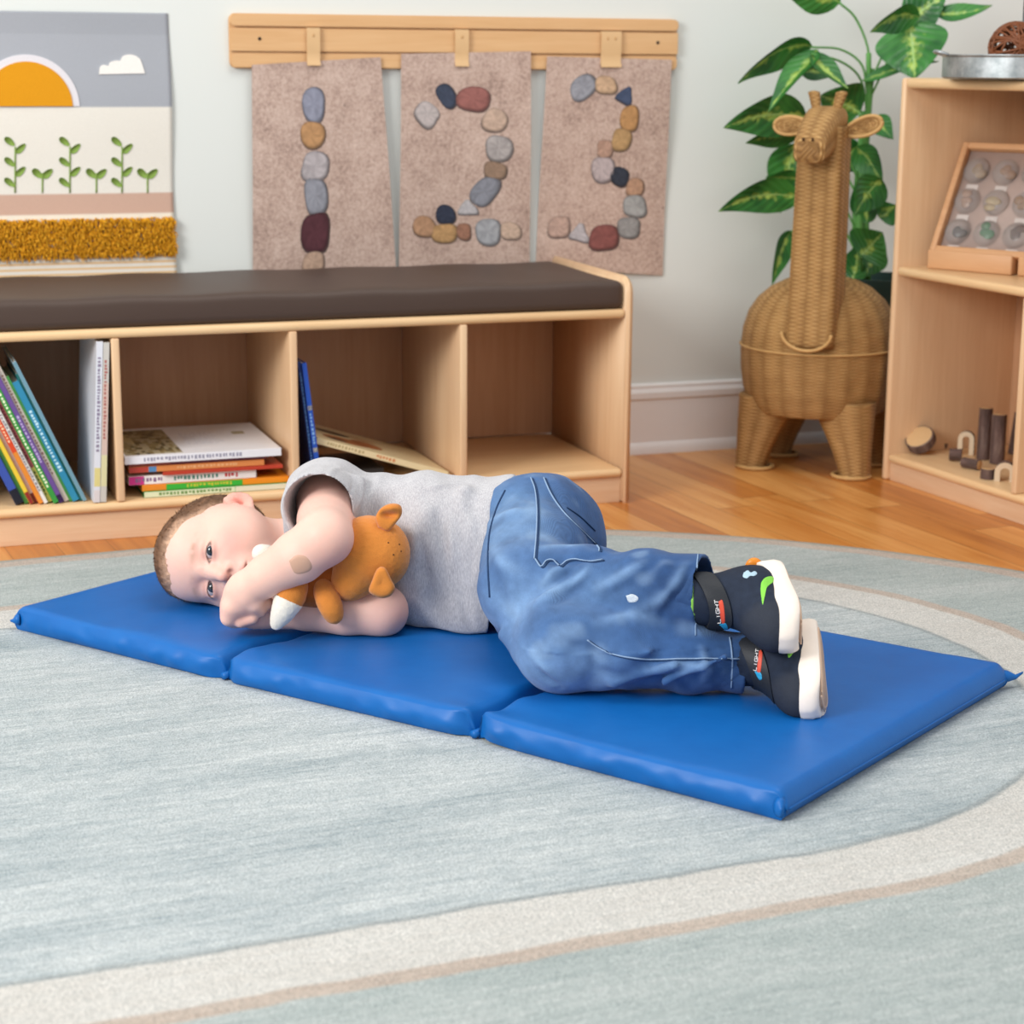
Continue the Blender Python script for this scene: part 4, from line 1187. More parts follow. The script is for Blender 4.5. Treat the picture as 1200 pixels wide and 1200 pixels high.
def build_mat():
    t = NT('blue_vinyl'); nz = t.noise(t.coord(), 420, 3); n2 = t.noise(t.coord(), 22, 4, .6)
    t.bump(t.m('ADD', t.m('MULTIPLY', nz, .25), n2), .16, .002)
    mv = t.out(t.mix(n2, S('0658a2'), S('0a66b2')), .44, **{'Specular IOR Level': .32})
    th = thing('rest_mat', 'blue vinyl three-panel folding rest mat under the lying child', 'mat', (0, 0, 0))
    for k in range(3):
        nu, nv = 84, 110
        # closed ring profile: walk over the top from front-bottom to back-bottom, param s
        m = MB()
        g = .012                                   # gap of each panel at a fold, in panel units
        u0 = k+(0 if k == 0 else g); u1 = k+1-(0 if k == 2 else g)
        V = np.zeros((nu+1, nv+1, 3))
        LU, LV = .407, .61
        sidev = 14                                # rows used by front and back sides
        for i in range(nu+1):
            a = i/nu
            for j in range(nv+1):
                if j <= sidev: q = j/sidev; vv = 0; zz = q
                elif j >= nv-sidev: q = (nv-j)/sidev; vv = 1; zz = q
                else: vv = (j-sidev)/(nv-2*sidev); zz = 1
                V[i, j] = (a, vv, zz)
        A = V[..., 0].ravel(); Vv = V[..., 1].ravel(); Zz = V[..., 2].ravel()
        du = np.minimum(A, 1-A)*LU; dv = np.minimum(Vv, 1-Vv)*LV
        # puffed height: rounded toward all four edges
        def rnd(d, r): x = np.clip(d/r, 0, 1); return np.sqrt(np.clip(1-(1-x)**2, 0, 1))
        endL = rnd(A*LU, .015) if k > 0 else rnd(A*LU, .010); endR = rnd((1-A)*LU, .015) if k < 2 else rnd((1-A)*LU, .010)
        ends = np.minimum(endL, endR); ends = (.35 if True else 0)+.65*ends
        if k == 0: ends = np.minimum((.80+.20*endL), .35+.65*endR)
        if k == 2: ends = np.minimum(.35+.65*endL, .84+.16*endR)
        fb = .91+.09*rnd(dv, .012)
        h = MAT_H*ends*np.where((Zz >= 1), fb, .91*Zz)
        # sides bulge
        bul = np.where(Zz < 1, .006*np.sin(np.pi*np.clip(Zz, 0, 1))*np.clip(du/.03, 0, 1), 0)
        sgn = np.where(Vv < .5, -1, 1)
        # wrinkles gathered at the folds and along the front edge
        X = A*LU+k*.407; Y = Vv*LV
        w1 = np.zeros_like(X)
        for (f, side) in ((0, k > 0), (1, k < 2)):
            if not side: continue
            d = np.abs(A-f)*LU
            w1 += np.exp(-d/.035)*(vnoise(np.stack([X*9, Y*26, X*0+k], 1), 3)-.5)*.014*np.clip(d/.01, 0, 1)
        w1 += np.exp(-dv/.05)*(vnoise(np.stack([X*24, Y*10, X*0], 1), 5)-.5)*.0026*(Zz >= 1)*np.clip(dv/.008, 0, 1)
        w1 += (vnoise(np.stack([X*7, Y*7, X*0], 1), 8)-.5)*.0035*(Zz >= 1)*np.clip(dv/.02, 0, 1)*np.clip(du/.02, 0, 1)
        sw = np.where(Zz < 1, (vnoise(np.stack([X*46, Zz*1.6+X*12, X*0+Vv], 1), 9)-.5)*.0055*np.sin(np.pi*Zz), 0)
        pinch = np.zeros_like(X)
        if k > 0: pinch += np.exp(-(A*LU/.012)**2)
        if k < 2: pinch += np.exp(-((1-A)*LU/.012)**2)
        pts = []
        for n_ in range(len(A)):
            uu = u0+(u1-u0)*A[n_]
            p = mat_pt(uu, Vv[n_], h[n_]+w1[n_])
            off = sgn[n_]*(bul[n_]+sw[n_]-.010*pinch[n_]*(dv[n_] < .001))/LV
            if off: 
                q = mat_pt(uu, Vv[n_]+off, h[n_]+w1[n_]); p = q
            p[2] = max(p[2], MAT_Z0+.0006)
            pts.append(p)
        F_ = [(i*(nv+1)+j, (i+1)*(nv+1)+j, (i+1)*(nv+1)+j+1, i*(nv+1)+j+1) for i in range(nu) for j in range(nv)]
        # end caps (fan strips between front and back halves) and floor
        def capf(i, flip):
            L = [i*(nv+1)+j for j in range(nv+1)]; return tuple(L if flip else L[::-1])
        # subdivided end caps down to the floor
        m.add(pts, F_)
        for i, flip, sg in ((0, True, -1), (nu, False, 1)):
            base = len(m.v); rows = 7
            topi = [i*(nv+1)+j for j in range(nv+1)]
            top = [np.array(pts[q]) for q in topi]
            ed = mat_pt(u1, .5, 0)-mat_pt(u0, .5, 0); ed = nrm(ed)*sg
            for r in range(1, rows+1):
                f = r/rows
                for p in top:
                    z = MAT_Z0+(p[2]-MAT_Z0)*(1-f)
                    bl = .007*math.sin(math.pi*f)*(1 if (k == 0 and i == 0) or (k == 2 and i) else .3)*min(1, (p[2]-MAT_Z0)/.02)
                    m.v.append((p[0]+ed[0]*bl, p[1]+ed[1]*bl, max(z, MAT_Z0+.0005)))
            prev = topi
            for r in range(rows):
                cur = [base+r*(nv+1)+j for j in range(nv+1)]
                for j in range(nv):
                    f = (prev[j], prev[j+1], cur[j+1], cur[j]); m.f.append(f[::-1] if flip else f); m.m.append(0)
                prev = cur
        o = obj('mat_panel', m, mv, th)
        bm = bmesh.new(); bm.from_mesh(o.data); bmesh.ops.remove_doubles(bm, verts=bm.verts, dist=.0002); bmesh.ops.recalc_face_normals(bm, faces=bm.faces); bm.to_mesh(o.data); bm.free()
        o.data.polygons.foreach_set('use_smooth', [True]*len(o.data.polygons))
    # stitched fold strips between panels, seam piping at the right end, corner ears
    for u in (1.0, 2.0):
        m = MB(); pts = [mat_pt(u, v, .006) for v in np.linspace(.004, .996, 60)]
        tube(m, pts, .0055, 8, flat=.9); obj('fold_strip', m, mv, th)
    m = MB(); e = nrm(mat_pt(3, .5, 0)-mat_pt(2, .5, 0))
    tube(m, [mat_pt(3, v, .0135)+e*.0068 for v in np.linspace(.01, .99, 60)], .0016, 6); obj('seam_piping', m, mv, th)
    def ear(u, v, tip, w=.016, h0=.004, h1=.030):
        m = MB(); c = mat_pt(u, v, 0); t_ = np.array(tip, float)
        d = nrm((t_-c)*np.array([1, 1, 0])); s = np.array([-d[1], d[0], 0])
        rings = []
        for f, ww, za, zb in ((-.35, w*1.0, h0, h1), (.25, w*.7, h0+.002, h1-.004), (.65, w*.35, h0+.005, h1-.010), (1.0, .0012, t_[2]-MAT_Z0-.002, t_[2]-MAT_Z0+.001)):
            cc = c+(t_-c)*np.array([1, 1, 0])*f
            n = 12; ring = []
            for i in range(n):
                a = 2*math.pi*i/n
                ring.append(cc+s*ww*math.cos(a)*(.5)+np.array([0, 0, MAT_Z0-cc[2]+(za+zb)/2+(zb-za)/2*math.sin(a)]))
            rings.append(ring)
        V = [p for r in rings for p in r]; n = 12
        m.add(V, [(i*n+j, i*n+(j+1) % n, (i+1)*n+(j+1) % n, (i+1)*n+j) for i in range(3) for j in range(n)]+[tuple(range(n))[::-1], tuple(3*n+j for j in range(n))])
        obj('corner_ear', m, mv, th)
    tp = mat_pt(3, 1, .020)+np.array([.027, .004, 0]); ear(3, 1, tp, .022, .006, .027)
    tp = P(12, 727, mat_pt(0, 0, 0)[1]-.002); ear(0, 0, tp, .020, .006, .026)
    tp = mat_pt(3.012, -.012, .016); ear(3, 0, tp, .016, .002, .028)
build_mat()
ZT = MAT_Z0+MAT_H-.0014
# ------------------------------------------------------------------ organic surfaces: distance field on a grid, then surface nets
class Field:
    def __init__(s, xs, ys, zs):
        s.ax = [np.asarray(a, np.float32) for a in (xs, ys, zs)]
        s.d = np.full([len(a) for a in s.ax], .5, np.float32)
    def _sl(s, lo, hi):
        return tuple(slice(max(0, int(np.searchsorted(a, l))-1), int(np.searchsorted(a, h))+1) for a, l, h in zip(s.ax, lo, hi))
    def put(s, fn, lo, hi, k=0.0, op='add', pad=.03):
        sl = s._sl(np.asarray(lo)-pad, np.asarray(hi)+pad)
        X = s.ax[0][sl[0]][:, None, None]; Y = s.ax[1][sl[1]][None, :, None]; Z = s.ax[2][sl[2]][None, None, :]
        if 0 in (X.size, Y.size, Z.size): return
        b = fn(X, Y, Z).astype(np.float32); a = s.d[sl]
        if op == 'sub': b = -b
        if k > 0:
            h = np.maximum(k-np.abs(a-b), 0)/k; q = h*h*k*.25
            s.d[sl] = np.minimum(a, b)-q if op == 'add' else np.maximum(a, b)+q
        else:
            s.d[sl] = np.minimum(a, b) if op == 'add' else np.maximum(a, b)
    def cone(s, a, b, ra, rb, k=.01, op='add', flat=None):
        """capsule with two radii; flat=(axis, factor) squashes it along an axis"""
        a = np.asarray(a, float); b = np.asarray(b, float); ba = b-a; L2 = ba@ba
        def fn(X, Y, Z):
            x, y, z = X-a[0], Y-a[1], Z-a[2]
            t = np.clip((x*ba[0]+y*ba[1]+z*ba[2])/L2, 0, 1)
            ex, ey, ez = x-ba[0]*t, y-ba[1]*t, z-ba[2]*t
            if flat is not None:
                n, f = flat; q = (ex*n[0]+ey*n[1]+ez*n[2])*(1/f-1)
                ex, ey, ez = ex+q*n[0], ey+q*n[1], ez+q*n[2]
                return (np.sqrt(ex*ex+ey*ey+ez*ez)-(ra+(rb-ra)*t))*(.5+.5*f)
            return np.sqrt(ex*ex+ey*ey+ez*ez)-(ra+(rb-ra)*t)
        r = max(ra, rb); s.put(fn, np.minimum(a, b)-r, np.maximum(a, b)+r, k, op, .012+k)
    def chain(s, pts, rs, k=.01, op='add', kk=.006, flat=None):
        for i in range(len(pts)-1): s.cone(pts[i], pts[i+1], rs[i], rs[i+1], k if i == 0 else kk, op, flat)
    def ell(s, c, r, axes=None, k=.01, op='add'):
        c = np.asarray(c, float); A = np.eye(3) if axes is None else np.asarray(axes, float); r = np.asarray(r, float)
        def fn(X, Y, Z):
            x, y, z = X-c[0], Y-c[1], Z-c[2]
            q = [(x*A[i][0]+y*A[i][1]+z*A[i][2]) for i in range(3)]
            k0 = np.sqrt(sum((q[i]/r[i])**2 for i in range(3)))
            k1 = np.sqrt(sum((q[i]/r[i]**2)**2 for i in range(3)))
            return np.where(k1 > 1e-6, k0*(k0-1)/np.maximum(k1, 1e-6), -r.min())
        m = r.max(); s.put(fn, c-m, c+m, k, op, .012+k)
    def plane(s, p, n, op='sub', k=0.0):          # removes the side the normal points to
        p = np.asarray(p, float); n = nrm(n)
        s.put(lambda X, Y, Z: -((X-p[0])*n[0]+(Y-p[1])*n[1]+(Z-p[2])*n[2]), [-9]*3, [9]*3, k, op)
    def mesh(s, smooth=1):
        d = s.d; S_ = d < 0
        nx, ny, nz = d.shape
        c = np.zeros((nx-1, ny-1, nz-1), np.uint8)
        for i in (0, 1):
            for j in (0, 1):
                for k in (0, 1): c += S_[i:nx-1+i, j:ny-1+j, k:nz-1+k]
        act = np.argwhere((c > 0) & (c < 8)); M = len(act)
        idx = np.full(c.shape, -1, np.int32); idx[tuple(act.T)] = np.arange(M)
        acc = np.zeros((M, 3)); cnt = np.zeros(M)
        cor = {(i, j, k): d[act[:, 0]+i, act[:, 1]+j, act[:, 2]+k] for i in (0, 1) for j in (0, 1) for k in (0, 1)}
        for a in range(3):
            o = [q for q in range(3) if q != a]
            for u in (0, 1):
                for v in (0, 1):
                    e0 = [0, 0, 0]; e0[o[0]] = u; e0[o[1]] = v; e1 = list(e0); e1[a] = 1
                    d0, d1 = cor[tuple(e0)], cor[tuple(e1)]; m = (d0 < 0) != (d1 < 0)
                    t = np.where(m, d0/np.where(m, d0-d1, 1), 0)
                    p = np.tile(np.array(e0, float), (M, 1)); p[:, a] = t
                    acc[m] += p[m]; cnt[m] += 1
        g = act+acc/cnt[:, None]
        V = np.stack([np.interp(g[:, a], np.arange(len(s.ax[a])), s.ax[a]) for a in range(3)], 1)
        Q = []
        for a in range(3):
            o = [(a+1) % 3, (a+2) % 3]
            A = np.take(S_, range(d.shape[a]-1), a); B = np.take(S_, range(1, d.shape[a]), a)
            w = np.argwhere(A != B)
            w = w[(w[:, o[0]] > 0) & (w[:, o[1]] > 0) & (w[:, o[0]] < d.shape[o[0]]-1) & (w[:, o[1]] < d.shape[o[1]]-1)]
            fl = A[tuple(w.T)]
            def cell(du, dv):
                q = w.copy(); q[:, o[0]] -= du; q[:, o[1]] -= dv; return idx[tuple(q.T)]
            q = np.stack([cell(1, 1), cell(0, 1), cell(0, 0), cell(1, 0)], 1)
            q[~fl] = q[~fl][:, ::-1]; Q.append(q)
        Q = np.concatenate(Q); Q = Q[(Q >= 0).all(1)]
        for _ in range(smooth): V = relax(V, Q, .5)
        return V, Q
def relax(V, Q, f=.5):
    acc = np.zeros_like(V); cnt = np.zeros(len(V))
    for i in range(4):
        a, b = Q[:, i], Q[:, (i+1) % 4]
        for c in range(3):
            acc[:, c] += np.bincount(a, V[b, c], len(V))+np.bincount(b, V[a, c], len(V))
        cnt += np.bincount(a, minlength=len(V))+np.bincount(b, minlength=len(V))
    return V*(1-f)+acc/np.maximum(cnt, 1)[:, None]*f
def vnormals(V, Q):
    n = np.cross(V[Q[:, 2]]-V[Q[:, 0]], V[Q[:, 3]]-V[Q[:, 1]]); N = np.zeros_like(V)
    for i in range(4):
        for c in range(3): N[:, c] += np.bincount(Q[:, i], n[:, c], len(V))
    return N/np.maximum(np.linalg.norm(N, axis=1, keepdims=True), 1e-12)
def np_obj(name, V, Q, mat, parent=None, col=None, origin=None):
    me = bpy.data.meshes.new(name)
    if origin is not None: V = V-np.asarray(origin)
    me.vertices.add(len(V)); me.vertices.foreach_set('co', V.astype(np.float32).ravel())
    me.loops.add(len(Q)*4); me.loops.foreach_set('vertex_index', Q.astype(np.int32).ravel())
    me.polygons.add(len(Q)); me.polygons.foreach_set('loop_start', np.arange(len(Q), dtype=np.int32)*4)
    me.polygons.foreach_set('loop_total', np.full(len(Q), 4, np.int32))
    me.update(); me.validate()
    for m in (mat if isinstance(mat, (list, tuple)) else [mat]): me.materials.append(m)
    me.polygons.foreach_set('use_smooth', [True]*len(me.polygons))
    if col is not None:
        ca = me.color_attributes.new('Col', 'FLOAT_COLOR', 'POINT')
        c = np.ones((len(V), 4), np.float32); c[:, :3] = col; ca.data.foreach_set('color', c.ravel())
    o = bpy.data.objects.new(name, me); COL.objects.link(o)
    if parent is not None: o.parent = parent
    if origin is not None: o.location = origin
    return o
def bvh(V, Q): return BVHTree.FromPolygons([tuple(v) for v in V], [tuple(q) for q in Q])
def on_surface(tree, pix, lift=.0005, n=30, closed=False):
    """a photographed line laid onto a surface; returns points and normals"""
    pts = bez([(u, v, 0) for u, v in pix], n)[:, :2]; out = []; nn = []
    for u, v in pts:
        d = ray(u, v); h = tree.ray_cast(Vector(CO), Vector(nrm(d)))
        if h[0] is not None:
            out.append(np.array(h[0])+np.array(h[1])*lift); nn.append(np.array(h[1]))
    return np.array(out), np.array(nn)
def strip(mb, pts, nns, w, th=.0008, m=0):          # a flat raised band following a surface line
    t = np.gradient(pts, axis=0); t /= np.maximum(np.linalg.norm(t, axis=1, keepdims=True), 1e-9)
    s = np.cross(nns, t); s /= np.maximum(np.linalg.norm(s, axis=1, keepdims=True), 1e-9)
    V = []; n = len(pts)
    for i in range(n):
        V += [pts[i]-s[i]*w-nns[i]*th, pts[i]-s[i]*w*.7+nns[i]*th*.8, pts[i]+nns[i]*th, pts[i]+s[i]*w*.7+nns[i]*th*.8, pts[i]+s[i]*w-nns[i]*th]
    F_ = [(i*5+j, i*5+j+1, (i+1)*5+j+1, (i+1)*5+j) for i in range(n-1) for j in range(4)]
    F_ += [tuple(range(5))[::-1], tuple((n-1)*5+j for j in range(5))]
    F_ += [(i*5+4, i*5, (i+1)*5, (i+1)*5+4) for i in range(n-1)]
    return mb.add(V, F_, m)
def patch(tree, pix, lift=.0006, grid=14, th=.0005):  # a thin piece following a surface inside a photographed outline
    pl = bez([(u, v, 0) for u, v in list(pix)+[pix[0]]], 40)[:-1, :2]; c = pl.mean(0)
    rings = 6; V = []; n = len(pl)
    miss = sum(1 for p in pl if tree.ray_cast(Vector(CO), Vector(nrm(ray(*p))))[0] is None)
    if miss > n*.5: return None
    def cast(q):
        for k in np.linspace(1, 0, 12):
            h = tree.ray_cast(Vector(CO), Vector(nrm(ray(*(c+(q-c)*k)))))
            if h[0] is not None: return h
        return None
    for r in range(rings+1):
        for p in pl:
            h = cast(c+(p-c)*(r/rings if r else .02))
            if h is None: return None
            V.append(np.array(h[0])+np.array(h[1])*(lift if r < rings else -.0003))
    F_ = [(i*n+j, i*n+(j+1) % n, (i+1)*n+(j+1) % n, (i+1)*n+j) for i in range(rings) for j in range(n)]
    F_.append(tuple(range(n))[::-1])
    m = MB(); m.add(V, F_); return m
def gax(*segs):                                       # non-uniform axis: (start, end, step) ...
    out = []
    for a, b, s in segs: out += list(np.arange(a, b-1e-9, s))
    out.append(segs[-1][1]); return np.array(out)
def lerp(a, b, t): return np.asarray(a)*(1-t)+np.asarray(b)*t
def sstep(x, a, b): t = np.clip((x-a)/(b-a), 0, 1); return t*t*(3-2*t)
# ------------------------------------------------------------------ the child
HC = PZ(271, 648, .1110)                               # middle of the head, between the ears
_d = -nrm(HC-CO); _r = nrm(np.cross(CU, _d)); _u = np.cross(_d, _r)
def loc(r, u, d): return _r*r+_u*u+_d*d
HF = nrm(loc(-.36, -.31, .88))
HCr = loc(-1, -.03, 0); HCr = nrm(HCr-HF*(HCr@HF)); HL = np.cross(HCr, HF)   # crown, left
def H(x, y, z): return HC+HL*x+HF*y+HCr*z               # x to the child's left, y forward, z to the crown
HAX = np.array([HL, HF, HCr])
def EAR(s):                                             # ear axes: outward face, towards the back, long axis
    a = nrm(HL*s*.74+HF*.67); b = nrm(HL*s*.67-HF*.74); l = nrm(HCr*.97-HF*.22*1.0); b = nrm(b-l*(b@l)); a = nrm(a-l*(a@l)-b*(a@b)); return np.array([a, b, l])
def rotx(a):                                            # head axes turned about the left axis
    c, s = math.cos(a), math.sin(a); return np.array([HL, HF*c+HCr*s, -HF*s+HCr*c])
# joints
SH_L, EL_L, WR_L = P(384, 588, 2.605), P(381, 630, 2.455), P(287, 692, 2.487)
SH_R, EL_R, WR_R = P(400, 690, 2.64), P(447, 716, 2.520), P(332, 716, 2.525)
CHEST, WAIST, PELV = P(430, 640, 2.625), P(530, 645, 2.595), P(628, 643, 2.572)
HIP_L, KN_L, AN_L = P(629, 618, 2.552), P(618, 690, 2.385), P(824, 697, 2.30)
HIP_R, KN_R, AN_R = P(622, 668, 2.56), P(660, 758, 2.285), P(868, 777, 2.281)
EYE = .027
SHOE_L = (P(911, 671, 2.332), P(940, 749, 2.20), (.985, -.02, .06))      # heel, toe, direction the sole faces
SHOE_R = (P(956, 736, 2.294), P(964, 832, 2.178), (.87, -.42, .02))
def shoe_frame(origin, toe, n0):
    t_ = nrm(toe-origin); n = np.array(n0, float); n = nrm(n-t_*(n@t_)); up = -n; w = nrm(np.cross(up, t_))
    sc = np.linalg.norm(toe-origin)/.143
    return (lambda x, y, z: origin+(t_*x+w*y+up*z)*sc), np.array([t_, w, up]), sc
def fold_weight(V, tree, pix, sg):
    p, _ = on_surface(tree, pix, 0, 28); w = np.zeros(len(V))
    if len(p) < 3: return w
    lo, hi = p.min(0)-3*sg, p.max(0)+3*sg
    ix = np.where(((V > lo) & (V < hi)).all(1))[0]
    if len(ix) == 0: return w
    d2 = np.full(len(ix), 9.0); arg = np.zeros(len(ix))
    for k, q in enumerate(p):
        dd = ((V[ix]-q)**2).sum(1); m = dd < d2; d2[m] = dd[m]; arg[m] = k/(len(p)-1)
    w[ix] = np.exp(-d2/sg**2)*np.sin(np.pi*(.12+.76*arg))
    return w
# folds of the cloth: line, height, width
JEAN_FOLDS = [([(624, 708), (650, 694), (672, 677)], .006, .009), ([(635, 688), (648, 672), (662, 663)], .005, .006), ([(745, 716), (772, 704), (793, 683), (804, 663)], .005, .008),
    ([(642, 693), (663, 676), (671, 665)], -.005, .006), ([(688, 682), (668, 696), (648, 708)], -.004, .007), ([(810, 667), (800, 692), (778, 718)], -.005, .007), ([(690, 664), (678, 680), (668, 690)], .004, .006),
    ([(632, 657), (665, 658), (704, 650)], -.006, .007), ([(631, 643), (655, 641), (682, 640)], .003, .007), ([(700, 730), (740, 722), (775, 728)], .003, .008), ([(700, 690), (730, 675), (752, 660)], .004, .008), ([(715, 695), (745, 682), (766, 664)], -.003, .007),
    ([(633, 786), (645, 797), (656, 806)], -.005, .006), ([(625, 770), (640, 786), (648, 803)], .004, .006), ([(698, 782), (720, 790), (745, 792)], -.003, .006), ([(655, 752), (690, 757), (712, 770)], -.003, .006), ([(760, 786), (800, 780), (845, 788)], .003, .007),
    ([(574, 610), (600, 600), (622, 600)], .003, .008), ([(577, 640), (590, 660), (610, 672)], .004, .009), ([(575, 662), (588, 690), (600, 720)], -.003, .008), ([(780, 690), (800, 705), (818, 708)], -.003, .007), ([(835, 760), (840, 778), (838, 798)], -.002, .005), ([(822, 760), (826, 778), (824, 798)], .002, .005)]
SHIRT_FOLDS = [([(500, 572), (512, 570), (524, 569)], .004, .005), ([(525, 612), (529, 635), (533, 660)], .004, .008), ([(482, 612), (486, 635), (489, 660)], .004, .009), ([(557, 690), (563, 660), (566, 630)], .004, .008),
    ([(515, 600), (519, 625), (522, 648)], -.004, .008), ([(495, 637), (500, 675), (508, 710)], -.004, .009), ([(410, 600), (412, 578), (413, 560)], -.0025, .004), ([(418, 592), (422, 572), (427, 558)], .0035, .006), 
    ([(430, 590), (440, 570), (446, 556)], .003, .007), ([(540, 700), (548, 725), (556, 742)], -.004, .007), ([(530, 580), (545, 600), (560, 640)], .003, .010), ([(548, 580), (560, 610), (568, 650)], -.003, .009), ([(440, 605), (460, 580), (480, 566)], -.003, .009), ([(385, 556), (392, 550), (400, 548)], .002, .005)]
def build_person():
    f = Field(gax((-.53, -.285, .0017), (-.285, -.13, .0026), (-.13, .38, .008)),
              gax((2.17, 2.40, .008), (2.40, 2.475, .003), (2.475, 2.66, .0018), (2.66, 2.82, .0034)),
              gax((.030, .185, .0018), (.185, .27, .003)))
    # skull and face
    f.ell(H(0, -.014, .025), (.0715, .090, .0745), HAX, 0)
    f.ell(H(0, .030, -.022), (.058, .056, .068), HAX, .03)
    f.ell(H(0, .044, .046), (.054, .043, .042), HAX, .03)
    for s in (-1, 1):
        f.ell(H(s*.036, .046, -.036), (.029, .029, .029), HAX, .025)
        f.ell(H(s*.050, .020, -.022), (.022, .030, .030), HAX, .03)
    f.ell(H(0, .056, -.078), (.024, .022, .017), HAX, .022)
    f.ell(H(0, .074, -.052), (.022, .014, .016), HAX, .016)
    # neck and trunk
    f.cone(H(0, -.022, -.045), lerp(H(0, -.04, -.11), CHEST, .12), .045, .048, .02)
    f.cone(lerp(H(0, -.04, -.11), CHEST, .12), CHEST, .048, .075, .03)
    tax = nrm(PELV-CHEST); tup = nrm(np.array([0, 0, 1])-tax*tax[2]); tfr = np.cross(tup, tax)
    TA = np.array([tax, tup, tfr])
    f.ell(CHEST+np.array([0, .012, 0]), (.10, .080, .048), TA, .02); f.ell(WAIST, (.12, .088, .062), TA, .04); f.ell(PELV, (.09, .088, .068), TA, .04)
    for s in (SH_L, SH_R): f.cone(lerp(CHEST, s, .4)+np.array([0, .01, 0]), s, .042, .034, .015)
    # legs (inside the jeans)
    for hip, kn, an in ((HIP_L, KN_L, AN_L), (HIP_R, KN_R, AN_R)):
        f.cone(hip, kn, .055, .041, .02); f.cone(kn, an, .040, .0235, .01)
    for an, (o_, t_, n_) in ((AN_L, SHOE_L), (AN_R, SHOE_R)):
        G_ = shoe_frame(o_, t_, n_)[0]
        f.chain([an, G_(.042, 0, .075), G_(.05, 0, .04), G_(.11, 0, .03)], [.0235, .0215, .020, .018], .01)
    # sockets, nose
    for s in (-1, 1):
        f.ell(H(s*EYE, .094, .004), (.0175, .016, .0125), HAX, .016, 'sub')
    f.chain([H(0, .074, .012), H(0, .0835, -.007), H(0, .0925, -.0235)], [.007, .0075, .0088], .014)
    for s in (-1, 1): f.ell(H(s*.0098, .0835, -.0285), (.0062, .0075, .006), HAX, .006)
    for s in (-1, 1): f.ell(H(s*.0058, .0905, -.0345), (.0030, .0036, .0042), HAX, .0015, 'sub')
    # eyelids with an almond opening
    for s in (-1, 1):
        f.ell(H(s*EYE, .0695, .0005), (.0160, .0153, .0142), HAX, .007)
        f.ell(H(s*EYE, .086, -.0005), (.0130, .013, .0037), HAX, .0012, 'sub')
    # lips
    f.ell(H(0, .0855, -.0505), (.016, .0058, .0042), HAX, .006); f.ell(H(0, .0835, -.0585), (.0135, .0060, .0048), HAX, .006)
    for s in (-1, 0, 1):
        f.ell(H(s*.011, .0905-.0045*abs(s), -.0545-.001*abs(s)), (.0105, .0085, .0011), HAX, .0012, 'sub')
    # ears
    for s in (-1, 1):
        ax = EAR(s)
        c = H(s*.0715, -.013, -.007)
        f.ell(c, (.0050, .0185, .0255), ax, .006)
        f.ell(c+ax[0]*.0058+ax[1]*.0015+ax[2]*.003, (.0050, .0125, .0180), ax, .002, 'sub')
        f.ell(c+ax[0]*.001-ax[1]*.004-ax[2]*.004, (.0050, .0060, .0080), ax, .002, 'sub')
        f.chain([c+ax[0]*.0022+ax[1]*.001+ax[2]*.014, c+ax[0]*.0022+ax[1]*.007+ax[2]*.004, c+ax[0]*.0022+ax[1]*.006-ax[2]*.010], [.0026, .0030, .0024], .003)
        f.ell(c-ax[1]*.005-ax[2]*.021, (.0048, .0070, .0075), ax, .004)
        f.ell(H(s*.071, .0005, -.009), (.005, .004, .006), HAX, .003)
    # left arm, bent in front of the face
    f.chain([SH_L, lerp(SH_L, EL_L, .55), EL_L], [.041, .038, .0345], .02)
    m1 = lerp(EL_L, WR_L, .32)+np.array([0, -.004, -.002])
    f.chain([EL_L, m1, lerp(EL_L, WR_L, .72), WR_L], [.0345, .0345, .0275, .0232], .012)
    # left hand: bent down at the wrist, back of the hand outwards, fingers closing on the other hand
    kx = P(273, 712, 2.494)
    fl = nrm(np.array([-.75, -.62, -.2]))
    f.cone(WR_L, lerp(WR_L, kx, .45), .0235, .0225, .01, flat=(fl, .86)); f.cone(lerp(WR_L, kx, .45), kx, .0225, .019, .008, flat=(fl, .8))
    for q in range(4):
        dy = (q-1.5)*.0106
        k0 = P(270+.8*q, 711, 2.494)+np.array([.002, dy, .002])
        k1 = P(268.5+q*1.0, 721, 2.499)+np.array([.001, dy*.95, 0]); k2 = P(276+q, 727-q*.4, 2.512)+np.array([0, dy*.8, .001]); k3 = P(288+q, 722, 2.522)+np.array([0, dy*.7, .002])
        f.chain([k0, k1, k2, k3], [.0096, .0088, .0074, .0062], .012, kk=.004)
    f.chain([P(290, 700, 2.474), P(299, 709, 2.476), P(306, 717, 2.486)], [.0105, .0085, .0068], .008)
    # right arm on the mat
    f.chain([SH_R, lerp(SH_R, EL_R, .6), EL_R], [.040, .037, .0335], .02)
    f.chain([EL_R, lerp(EL_R, WR_R, .35)+np.array([0, -.003, .0]), lerp(EL_R, WR_R, .75), WR_R], [.0335, .0325, .0262, .0222], .012)
    pr = P(308, 719, 2.514)
    f.cone(WR_R, pr, .0218, .0195, .010, flat=(np.array([0, 1.0, 0]), .85))
    f.cone(pr, P(297, 724, 2.507), .0195, .0150, .008)
    for q in range(4):                                  # curled fingers of the right fist
        yy = 2.486+.0115*q
        b0 = P(296, 724.5, yy); b1 = P(282+.5*q, 729, yy-.001); b2 = P(278.5+q*.6, 721, yy); b3 = P(287, 718.0, yy+.002)
        f.chain([b0, b1, b2, b3], [.0082, .0073, .0066, .0058], .005, kk=.0025)
    f.chain([P(312, 707, 2.492), P(301, 711, 2.484), P(292, 713.5, 2.483)], [.0100, .0080, .0066], .006)
    # the mat flattens the side that lies on it
    f.plane((0, 0, ZT+.0006), (0, 0, -1), k=.006)
    V, Q = f.mesh(1)
    Nn = vnormals(V, Q)
    # skin colour
    q = (V-HC)@HAX.T
    base = np.array(S('e8bbab')); C = np.tile(base, (len(V), 1))
